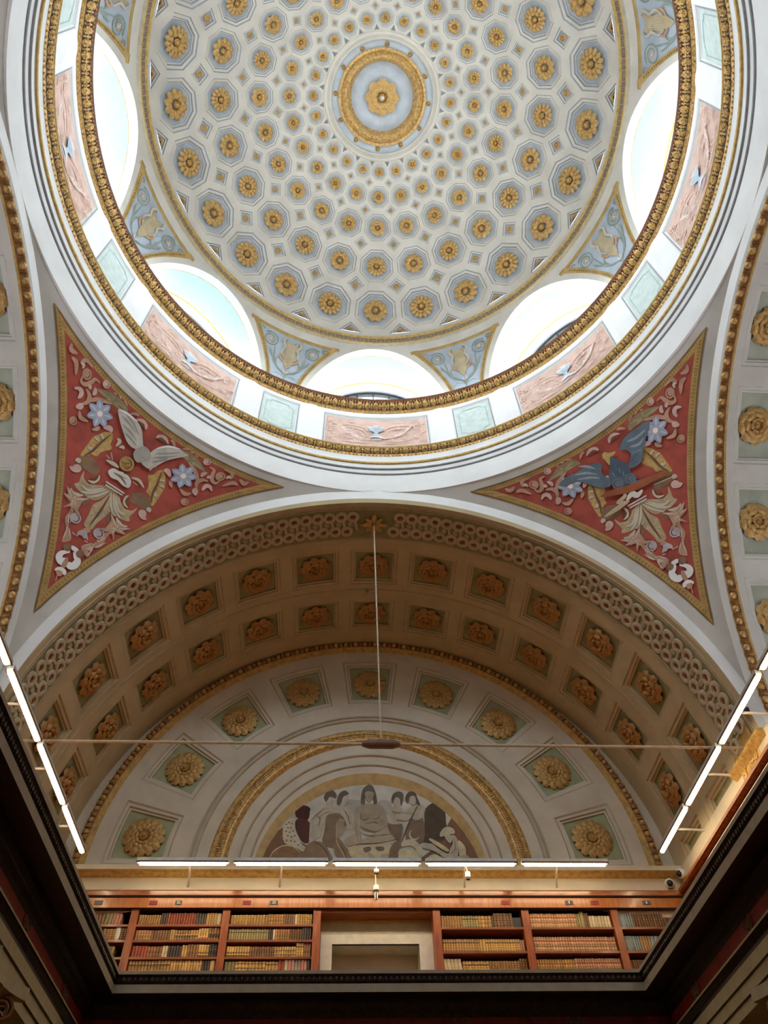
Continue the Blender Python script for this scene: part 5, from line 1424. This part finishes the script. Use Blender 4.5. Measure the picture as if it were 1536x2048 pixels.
for k in (0, 1, 2, 5, 6, 7): tag(frieze_panel(k, 'green'), f'square pale green frieze panel, {POSG[k]}', 'panel', 'green frieze panels')

# ---- dome spandrels
PS = {0: 'just right of the middle window', 1: 'second right of the middle window', 2: 'at the upper right, by the far right window', 7: 'just left of the middle window', 6: 'second left of the middle window', 5: 'at the upper left, by the far left window'}
def spandrel(k):
    az0 = k * 45 + 22.5
    fn = lambda p, e, d=0.: DP(az0 + p / cos(rad(e)), e, d)
    def bound(e, t): # half width in arc degrees, concave sides
        x = (e - 7.) / (27.9 - 7.)
        return (3.6 + 7.6 * max(0, x) ** 2.3 if e > 7 else 3.6) * t
    es = spaced(7.5, 27.9, 1.0)
    mb = MB(); mb.grid([[fn(bound(e, 1) * s, e, -.004) for s in (-1, -.66, -.33, 0, .33, .66, 1)] for e in es])
    root = mb.build('dome_spandrel', ['spb'], None, angle=60)
    mb = MB(); tk = .85
    for s in (-1, 1):
        mb.grid([[fn(s * bound(e, 1), e, -.006), fn(s * max(0, bound(e, 1) - tk * (1 + .8 * max(0, (e - 20) / 8))), e, -.03), fn(s * max(0, bound(e, 1) - tk * (1.15 + .9 * max(0, (e - 20) / 8))), e, -.006)] for e in es], 0)
        for i in range(34):
            e = 8 + 18.5 * i / 34; b = bound(e, 1) - tk * (.5 + .4 * max(0, (e - 20) / 8))
            ribbon(mb, lambda x, y, d=0.: fn(x, y, -.028 - d), [(s * b - .2, e), (s * b + .2, e + .12)], .16, .006, 1)
    W_ = bound(27.9, 1)
    mb.grid([[fn(p, e, d) for e, d in ((27.9, -.006), (27.5, -.02), (27.0, -.006))] for p in spaced(-W_, W_, .6)], 0)
    mb.build('gilded_border', ['border', 'borderdk'], root, smooth=False)
    art = Art(fn, .008, .0003, .7)
    for s in (-1, 1):
        c = (s * 5.3, 24.2)
        art.stroke([(c[0] + 2.0 * (1 - .55 * i / 18) * cos(.8 + i * .55), c[1] + 2.0 * (1 - .55 * i / 18) * sin(.8 + i * .55)) if s > 0 else (c[0] - 2.0 * (1 - .55 * i / 18) * cos(.8 + i * .55), c[1] + 2.0 * (1 - .55 * i / 18) * sin(.8 + i * .55)) for i in range(19)], .36, 'sagegreen', False)
        art.flower(c[0], c[1], .95, 'lyregold', 6)
        art.stroke([(s * 8.0 + .6 * cos(i * .6), 26.0 + .5 * sin(i * .6)) for i in range(9)], .26, 'sagegreen', False)
        art.stroke([(s * 3.9, 23.0), (s * 3.6, 20.5), (s * 3.3, 18.5), (s * 2.0, 16.8), (s * .5, 15.6), (0, 13.5)], .5, 'sagegreen')
        art.stroke([(s * 2.4, 17.2), (s * 2.9, 19.3), (s * 2.1, 20.4)], .42, 'sagegreen'); art.stroke([(s * 3.5, 19.0), (s * 4.4, 20.4), (s * 4.9, 21.6)], .4, 'sagegreen')
        art.stroke([(s * .3, 14.6), (s * 1.8, 15.3), (s * 2.8, 14.6), (s * 3.0, 13.6)], .24, 'lineart'); art.stroke([(0, 12.6), (s * .9, 11.6), (s * 2.0, 11.2)], .26, 'lineart'); art.stroke([(0, 12.2), (s * .6, 10.6)], .22, 'lineart')
    art.build('scroll_pattern', root)
    art = Art(fn, .022, .0003, .7)
    art.fill([(-1.35, 25.6), (-1.2, 23), (-1.4, 20.6), (0, 19.6), (1.4, 20.6), (1.2, 23), (1.35, 25.6), (0, 24.9)], 'lyregold')
    for x in (-.7, -.35, 0, .35, .7): art.stroke([(x, 20.6), (x, 24.8)], .14, 'lyrelt', False)
    for s in (-1, 1):
        art.stroke([(s * 1.2, 20.2), (s * 2.1, 22.0), (s * 1.5, 23.8), (s * 2.2, 25.2), (s * 1.5, 26.3), (s * 1.0, 25.6)], .55, 'lyrelt'); art.stroke([(s * .3, 19.0), (s * 1.6, 19.6), (s * 2.3, 20.8), (s * 1.7, 21.4)], .5, 'orange')
    art.fill([(-1.1, 19.9), (0, 20.6), (1.1, 19.9), (.7, 18.2), (0, 17.2), (-.7, 18.2)], 'lyregold'); art.stroke([(0, 17.2), (0, 14.6)], .5, 'orange'); art.stroke([(-.7, 16.4), (0, 15.8), (.7, 16.4)], .3, 'vasewhite')
    art.build('lyre', root)
    return root
pm('border'); pm('borderdk'); M['spb'] = mat('spandrel_blue_ground', PAINT['spandblue'], .85, 0, .08, 2)
for k in (0, 1, 2, 5, 6, 7): tag(spandrel(k), f'blue grey painted spandrel with a lyre, {PS[k]}', 'painting', 'painted dome spandrels')
# ================================================================== ROSETTES
def petal(mb, a, r0, r1, hw, lift, bulge, frill=0, nf=5, tip=.25, nu=7, nv=5, m=0):
    rows = []
    for i in range(nu + 1):
        t = i / nu; r = r0 + (r1 - r0) * t
        w = hw * (sin(pi * (.12 + .80 * t)) ** .7) * (1 + frill * cos(t * nf * 2 * pi))
        row = []
        for j in range(nv + 1):
            s = -1 + 2 * j / nv
            z = lift * (1 - (1 - t) ** 2) - lift * tip * t ** 4 + bulge * (1 - s * s) * sin(pi * t) ** .6 + .15 * bulge * cos(s * 6)
            aa = a; x = r * cos(aa) - w * s * sin(aa); y = r * sin(aa) + w * s * cos(aa)
            row.append((x, y, z))
        rows.append(row)
    mb.grid(rows, m)
def rosette_mesh(kind):
    key_ = 'vaultgold' if kind == 3 else 'gold'
    mb = MB()
    if kind == 0:      # daisy of ten round petals
        for k in range(10): petal(mb, 2 * pi * k / 10, .28, 1., .285, .20, .17)
        for k in range(10): petal(mb, 2 * pi * (k + .5) / 10, .25, .70, .2, .30, .09)
    elif kind == 1:    # two rings of eight acanthus petals
        for k in range(8): petal(mb, 2 * pi * k / 8, .22, 1., .38, .24, .12, .10, 3)
        for k in range(8): petal(mb, 2 * pi * (k + .5) / 8, .18, .66, .26, .34, .10, .10, 2)
    elif kind == 2:    # fourteen narrow petals
        for k in range(14): petal(mb, 2 * pi * k / 14, .3, 1., .205, .22, .16)
        for k in range(7): petal(mb, 2 * pi * k / 7, .2, .62, .22, .30, .09)
    elif kind == 3:    # big shaggy vault rosette
        for k in range(9): petal(mb, 2 * pi * k / 9, .2, 1., .40, .26, .12, .16, 4, .5, 9)
        for k in range(7): petal(mb, 2 * pi * (k + .5) / 7, .18, .72, .32, .42, .12, .14, 3, .4)
        for k in range(6): petal(mb, 2 * pi * k / 6, .12, .42, .2, .50, .1, .1, 2, .4)
    elif kind == 4:    # flat scalloped rosette of the end wall
        for k in range(14): petal(mb, 2 * pi * k / 14, .2, 1., .27, .16, .08, .12, 3, .5, 9)
        for k in range(14): petal(mb, 2 * pi * (k + .5) / 14, .2, .72, .19, .22, .06, .1, 2, .4)
        for k in range(9): petal(mb, 2 * pi * k / 9, .15, .45, .17, .26, .06)
    return mb.build('rosette_petals', [key_], mesh_only=True, angle=70)
mb = MB(); mb.lathe([(.30, .22), (.30, .32), (.25, .36), (.21, .33), (.17, .33), (.15, .42), (.08, .50), (0, .52)], 20)
BOSSM = mb.build('rosette_boss', ['gold'], mesh_only=True, angle=60)
RM = [rosette_mesh(k) for k in range(5)]
me_ = RM[3].copy(); me_.materials.clear(); me_.materials.append(M['gold']); RM.append(me_)
mb = MB(); mb.lathe([(1, 0), (1, .25), (.72, .5), (.55, .3), (.40, .3), (.26, .6), (0, .7)], 18); STUD = mb.build('diamond_stud', ['gold'], mesh_only=True, angle=40)
mb = MB(); mb.lathe([(1, 0), (1, .25), (.72, .5), (.55, .3), (.40, .3), (.26, .6), (0, .7)], 14, a0=-90, a1=90); HSTUD = mb.build('half_stud', ['gold'], mesh_only=True, angle=40)

MC = rot = None
CAMP = dict(f=1496.897, ax=0.9032, ay=-0.0746, az=-0.0342, cx=-0.4853, cy=-2.944)
def cam_basis():
    e, y, r = CAMP['ax'], CAMP['ay'], CAMP['az']
    Fv = Vector((0, cos(e), sin(e))); U = Vector((0, -sin(e), cos(e))); R_ = Vector((1, 0, 0))
    R2 = R_ * cos(r) + U * sin(r); U2 = U * cos(r) - R_ * sin(r)
    Z = Matrix.Rotation(y, 3, 'Z'); return Z @ R2, Z @ U2, Z @ Fv
CB = cam_basis()
def in_view(p, mrg=0):
    v = Vector(p) - Vector((CAMP['cx'], CAMP['cy'], 0)); d = v.dot(CB[2])
    if d <= 0: return False
    x = 768 + CAMP['f'] * v.dot(CB[0]) / d; y = 1024 - CAMP['f'] * v.dot(CB[1]) / d
    return -mrg < x < 1536 + mrg and -mrg < y < 2048 + mrg
def place_rosette(kind, pos, normal, up, r, label, cat, group, name='rosette', boss=True, spin=0., hz=1.):
    m = frame(pos, normal, up) @ Matrix.Rotation(spin, 4, 'Z') @ Matrix.Diagonal((r, r, r * hz, 1))
    o = link(name, RM[kind], None, m); tag(o, label, cat, group)
    if boss:
        b = link('centre_boss', BOSSM, o); b.matrix_basis = Matrix.Scale(.72, 4)
    return o
def side_words(k):
    if k == 0: return 'on the middle line'
    return f'{ordinal(abs(k))} {"right" if k > 0 else "left"} of the middle line'
RN = ['lowest', 'second lowest', 'middle', 'second highest', 'highest']
RRAD = [.252, .207, .163, .125, .092]
for ri, (el, h) in enumerate(ROWS):
    for k in range(-11, 13):
        az = k * 15; u = h / 5.05; pos = DP(az, el, .075 * u - .002)
        if not in_view(DP(az, el), 14): continue
        n = Vector(DP(az, el, -1)) - Vector(DP(az, el, 0)); up = Vector(DP(az, el + 1)) - Vector(DP(az, el))
        kd = (0, 2, 1)[(k + ri) % 3] if ri > 1 else (0, 2)[(k + ri) % 2]
        place_rosette(kd, pos, n, up, RRAD[ri] * 1.1, f'gilded rosette, {RN[ri]} coffer ring of the dome, {side_words(k)}', 'rosette', f'rosettes of the {RN[ri]} dome ring', hz=1.15)
SN = ['between the two lowest coffer rings', 'between the second and middle coffer rings', 'between the middle and fourth coffer rings', 'between the two highest coffer rings']
for ri, (el, h) in enumerate(DIAM):
    for k in range(-12, 12):
        az = k * 15 + 7.5
        if not in_view(DP(az, el), 6): continue
        u = h / 2; n = Vector(DP(az, el, -1)) - Vector(DP(az, el, 0)); up = Vector(DP(az, el + 1)) - Vector(DP(az, el))
        r = h * .42 * rad(1) * RD
        o = link('diamond_stud', STUD, None, frame(DP(az, el, .045 * u - .002), n, up) @ Matrix.Scale(r, 4))
        kk = k + 1 if k >= 0 else k
        tag(o, f'small gilded stud {SN[ri]}, {ordinal(abs(kk))} {"right" if kk > 0 else "left"} of the middle line', 'stud', f'diamond studs {SN[ri]}')
for k in range(-12, 12):
    az = k * 15 + 7.5; el = 33.9
    if not in_view(DP(az, el), 6): continue
    n = Vector(DP(az, el, -1)) - Vector(DP(az, el, 0)); up = Vector(DP(az, el + 1)) - Vector(DP(az, el))
    kk = k + 1 if k >= 0 else k
    o = link('half_stud', HSTUD, None, frame(DP(az, 34.15, .042), n, up) @ Matrix.Scale(.085, 4))
    tag(o, f'half round gilded stud just above the greek key band, {ordinal(abs(kk))} {"right" if kk > 0 else "left"} of the middle line', 'stud', 'half studs above the greek key')
# oculus rosette
zc_ = bpy.data.objects['ceiling_oculus']
o = place_rosette(1, (0, 0, oc(79.9)[1] + .13), (0, 0, -1), (0, 1, 0), .36, 'large gilded rosette at the very top centre of the dome', 'rosette', None, 'ceiling_rosette', hz=.8)
mb = MB(); mb.ball((0, 0, .42), .13, 12, 8); b = link('white_bead', mb.build('white_bead', ['whitepaint'], mesh_only=True), o); b['label'] = 'pale bead at the middle'
# far vault
for row, (y, nm) in enumerate(((6.56, 'front'), (7.84, 'rear'))):
    for i in range(-6, 7):
        a = i * AZI
        if not in_view(NV(a, y), 20): continue
        n = Vector(NV(a, y, -1)) - Vector(NV(a, y, 0))
        place_rosette(3, NV(a, y, .08), n, (0, -1, 0), .285, f'gilded shaggy rosette, {nm} coffer row of the far vault, {"at its crown" if i == 0 else ordinal(abs(i)) + (" right" if i > 0 else " left") + " of its crown"}', 'rosette', f'rosettes of the {nm} vault row', spin=random.random(), hz=1.1)
for i in range(-4, 5):
    a = i * 20.35
    place_rosette(4, EP(a, 3.70, .08), (0, -1, 0), (sin(rad(a)), 0, cos(rad(a))), .335, f'flat gilded rosette in the end wall coffer fan, {"at the top" if i == 0 else ordinal(abs(i)) + (" right" if i > 0 else " left") + " of the top"}', 'rosette', 'rosettes on the end wall', spin=random.random() * .4, hz=1.)
for side, nm in (('E', 'right'), ('W', 'left')):
    fn = VN(side); cnt = 0
    lst = []
    for i in range(-5, 6):
        sgn = -1 if side == 'E' else 1
        a = i * 17
        if in_view(fn(a, 5.6), 30): lst.append((fn(a, 5.62)[2], a))
    lst.sort(reverse=True)
    for q, (z, a) in enumerate(lst):
        n = Vector(fn(a, 5.62, -1)) - Vector(fn(a, 5.62, 0))
        place_rosette(5, fn(a, 5.63, .08), n, (1, 0, 0), .29, f'gilded rosette in a green coffer of the {nm} side vault, {ordinal(q + 1)} from the top', 'rosette', f'rosettes of the {nm} side vault', spin=q * .7, hz=1.)
# star at the crown and hanger
mb = MB(); c = NV(-.5, 5.5, -.035)
for k in range(8):
    a = 2 * pi * k / 8; r1 = .24 if k % 2 == 0 else .2
    petal(mb, a, .03, r1, .045, .02, .02)
o = mb.build('star_ornament', ['gold'], angle=60); o.matrix_world = frame(c, (0, 0, -1), (0, 1, 0)); tag(o, 'eight pointed gilded star at the crown of the guilloche band', 'star')
mb = MB(); mb.tube([(c[0], 5.5, c[2] - .01), (.0, 5.46, 5.87)], .012, 8)
tag(mb.build('hanger_rod', ['rod']), 'thin pale rod hanging from the star ornament down to the tie bar', 'rod')
mb = MB(); mb.tube([(-4.88, 5.46, 5.79), (4.88, 5.46, 5.79)], .020, 10); tie = tag(mb.build('tie_bar', ['rod']), 'long pale horizontal tie bar spanning the far arch', 'bar')
mb = MB(); mb.tube([(-.25, 5.46, 5.79), (-.23, 5.46, 5.79), (-.15, 5.46, 5.79), (.15, 5.46, 5.79), (.23, 5.46, 5.79), (.25, 5.46, 5.79)], [.025, .04, .062, .062, .04, .025], 12)
mb.build('turnbuckle', ['turnb'], tie)
mb = MB(); mb.tube([(-.11, 7.15, ZV + RV - .0), (-.11, 7.15, ZV + RV - .05)], .035, 10); mb.ball((-.11, 7.15, ZV + RV - .07), .03)
tag(mb.build('ceiling_hook', ['chrome']), 'small metal fitting on the ridge line of the far vault', 'fitting')

# ================================================================== LAMPS
def lamp(p0, p1, label, group, arms):
    """strip lamp from p0 to p1 hanging level; arms: list of paths"""
    p0, p1 = Vector(p0), Vector(p1); L = (p1 - p0).length; d = (p1 - p0).normalized(); w = Vector((0, 0, 1)).cross(d).normalized(); Z = Vector((0, 0, 1)); c = (p0 + p1) / 2
    root = empty('strip_lamp', c, label, 'lamp', group)
    def bx(mb, a0, a1, b0, b1, c0, c1, m=0):
        P = [p0 + d * a + w * b + Z * cc for a in (a0, a1) for b in (b0, b1) for cc in (c0, c1)]
        i = [mb.vert(p) for p in P]
        for q in ((0,1,3,2),(4,6,7,5),(0,4,5,1),(2,3,7,6),(0,2,6,4),(1,5,7,3)): mb.face([i[k] for k in q], m)
    mb = MB(); bx(mb, .0, L, -.036, .036, .006, .062); hs = reparent_keep(mb.build('housing', ['housing'], smooth=False), root)
    mb = MB(); bx(mb, 0, L, -.047, -.036, -.012, .012); bx(mb, 0, L, .036, .047, -.012, .012); reparent_keep(mb.build('rim', ['lamprim'], smooth=False), root)
    for a in (0, L - .045):
        mb = MB(); bx(mb, a, a + .045, -.047, .047, -.038, .03); o = mb.build('end_cap', ['lamprim'], hs, smooth=False); o.matrix_parent_inverse = Matrix.Translation(-root.location)
    mb = MB(); el = [(.032 * cos(2*pi*k/12), .020 * sin(2*pi*k/12)) for k in range(12)]
    mb.grid([[p0 + d * q + w * x + Z * (y - .016) for x, y in el] for q in (.046, L - .046)], 0, True); mb.face(list(range(12))); mb.face(list(range(12, 24))); reparent_keep(mb.build('tube', ['tube']), root)
    for path in arms:
        mb = MB(); mb.tube(path, .017, 8); reparent_keep(mb.build('support_arm', ['whitepaint']), root)
    return root
YL, ZL = 8.05, 5.52
ex = [-3.51, -2.10, -.64, .745, 2.19, 3.58]
for i in range(5):
    a, b = ex[i] + .034, ex[i + 1] - .034
    mid = {0: -2.70, 1: -1.36, 2: .04, 3: 1.38, 4: 2.77}[i]
    w = {0: 'leftmost', 1: 'second from the left', 2: 'middle one', 3: 'second from the right', 4: 'rightmost'}[i]
    lamp((a, YL, ZL), (b, YL, ZL), f'lit strip lamp in the row before the end wall, {w}', 'strip lamps before the end wall', [[(mid, YL, ZL + .03), (mid * 1.02, 8.45, 5.50), (mid * 1.035, 8.66, 5.46)]] if i != 2 else [])
for sx, xs_, ends, nm in ((1, 4.42, [8.08, 6.74, 5.28, 3.81, 2.35, .9, -.55], 'right'), (-1, 4.32, [8.15, 6.82, 5.37, 3.92, 2.47, 1.0, -.45], 'left')):
    for i in range(6):
        a, b = ends[i] - .034, ends[i + 1] + .034; mid = {0: 7.38, 1: 5.95, 2: 4.6}.get(i, (a + b) / 2)
        if i > 3 and not in_view((sx * xs_, a, 5.7)): pass
        if i > 3: continue
        w = ['nearest the end wall', 'second from the end wall', 'third from the end wall', 'last before the picture edge'][i]
        lamp((sx * xs_, a, 5.70), (sx * xs_, b, 5.70), f'lit strip lamp in the row along the {nm} gallery, {w}', f'strip lamps along the {nm} side', [[(sx * xs_, mid, 5.715), (sx * 4.89, mid, 5.69)]])
# spotlights
def spot(x, y, z, lab, drop, r=.032, hh=.11, lit=False):
    root = empty('spotlight', (x, y, z), lab, 'spotlight', 'spotlights by the strip lamps')
    mb = MB(); mb.lathe([(r * .7, hh * .5), (r, hh * .42), (r, -hh * .4), (r * .8, -hh * .42)], 16); mb.v = [(a + x, b + y, c + z) for a, b, c in mb.v]; reparent_keep(mb.build('can', ['whitepaint']), root)
    mb = MB(); mb.lathe([(r * .8, -hh * .40), (r * .78, -hh * .75), (0, -hh * .76)], 16); mb.v = [(a + x, b + y, c + z) for a, b, c in mb.v]; reparent_keep(mb.build('lens_barrel', ['black'], angle=40), root)
    mb = MB(); mb.tube([(x, y, z + hh * .5), (x - .01, y + drop[0], z + hh * .5 + drop[1])], .008, 6); reparent_keep(mb.build('stem', ['whitepaint']), root)
    return root
spot(.05, 8.2, 5.475, 'small white spotlight right under the middle strip lamp', (0, .09), .038, .05)
s = spot(.046, 8.3, 5.27, 'white spotlight with a long polished barrel hanging before the mahogany cornice', (0, .2), .045, .08)
mb = MB(); mb.lathe([(.028, -.03), (.03, -.12), (.022, -.17), (0, -.175)], 14); mb.v = [(a + .046, b + 8.3, c + 5.27) for a, b, c in mb.v]; reparent_keep(mb.build('polished_barrel', ['chrome']), s)
spot(1.42, 8.2, 5.42, 'white spotlight hanging under the fourth strip lamp', (0, .09), .04, .09)
spot(4.82, 5.0, 6.12, 'white spotlight at the outer end of the upper right support arm', (0, .05), .05, .12)
# cameras
for (x, y, z), n, lab in (((4.66, 8.655, 5.51), (-.25, -1, -.35), 'white surveillance camera with black dome on the end wall band, the lower one'), ((4.85, 8.5, 5.60), (-1, -.5, -.35), 'white surveillance camera with black dome on the right wall band, the upper one')):
    mb = MB(); mb.lathe([(.075, -.03), (.075, .02), (.06, .045), (.05, .05)], 20); o = mb.build('security_camera', ['whitepaint'], angle=40); o.matrix_world = frame(Vector(n).normalized() * .03 + Vector((x, y, z)), n, (0, 0, 1))
    tag(o, lab, 'camera', 'surveillance cameras in the corner')
    mb = MB(); mb.ball((0, 0, .045), .048, 14, 8); mb.build('dome_lens', ['black'], o)

# ================================================================== WORLD, LIGHT, CAMERA
w = bpy.data.worlds.new('sky'); scn.world = w; w.use_nodes = True
nt = w.node_tree; bg = nt.nodes['Background']
tc = nt.nodes.new('ShaderNodeTexCoord'); sp = nt.nodes.new('ShaderNodeSeparateXYZ'); mr = nt.nodes.new('ShaderNodeMapRange')
mr.inputs['From Min'].default_value = -.06; mr.inputs['From Max'].default_value = .04
mx = nt.nodes.new('ShaderNodeMix'); mx.data_type = 'RGBA'; mx.inputs[6].default_value = (.13, .13, .14, 1); mx.inputs[7].default_value = (.86, .94, 1, 1)
nt.links.new(tc.outputs['Generated'], sp.inputs[0]); nt.links.new(sp.outputs['Z'], mr.inputs['Value']); nt.links.new(mr.outputs['Result'], mx.inputs[0]); nt.links.new(mx.outputs[2], bg.inputs['Color'])
bg.inputs['Strength'].default_value = SKY
for k in range(8):                     # light portals in the dome windows
    a = rad(k * 45); l = bpy.data.lights.new('daylight_portal', 'AREA'); l.shape = 'RECTANGLE'; l.size = 2 * WA * S; l.size_y = 2.05 * S; l.cycles.is_portal = True
    o = link('daylight_portal', l); p = Vector((YW * sin(a) * 1.012, YW * cos(a) * 1.012, SILL + 1.0)); o.location = p * S
    o.rotation_euler = Vector((-sin(a), -cos(a), 0)).to_track_quat('-Z', 'Y').to_euler()
cam = bpy.data.cameras.new('camera'); co = link('camera', cam)
R_, U_, F_ = CB
m = Matrix((R_, U_, -F_)).transposed().to_4x4(); m.translation = Vector((CAMP['cx'], CAMP['cy'], 0)) * S
co.matrix_world = m
cam.sensor_fit = 'VERTICAL'; cam.sensor_height = 36; cam.sensor_width = 27; cam.lens = CAMP['f'] / 2048 * 36; cam.clip_end = 200
scn.camera = co
scn.view_settings.view_transform = 'Standard'; scn.view_settings.look = 'None'; scn.view_settings.gamma = 1; scn.view_settings.use_curve_mapping = False
scn.view_settings.exposure = EXPO
cy = scn.cycles
cy.max_bounces = 8; cy.diffuse_bounces = 5; cy.glossy_bounces = 3; cy.transparent_max_bounces = 8; cy.transmission_bounces = 2
cy.caustics_reflective = False; cy.caustics_refractive = False; cy.sample_clamp_indirect = 6
cy.use_denoising = True; cy.denoiser = 'OPENIMAGEDENOISE'; cy.use_adaptive_sampling = True; cy.adaptive_threshold = .02
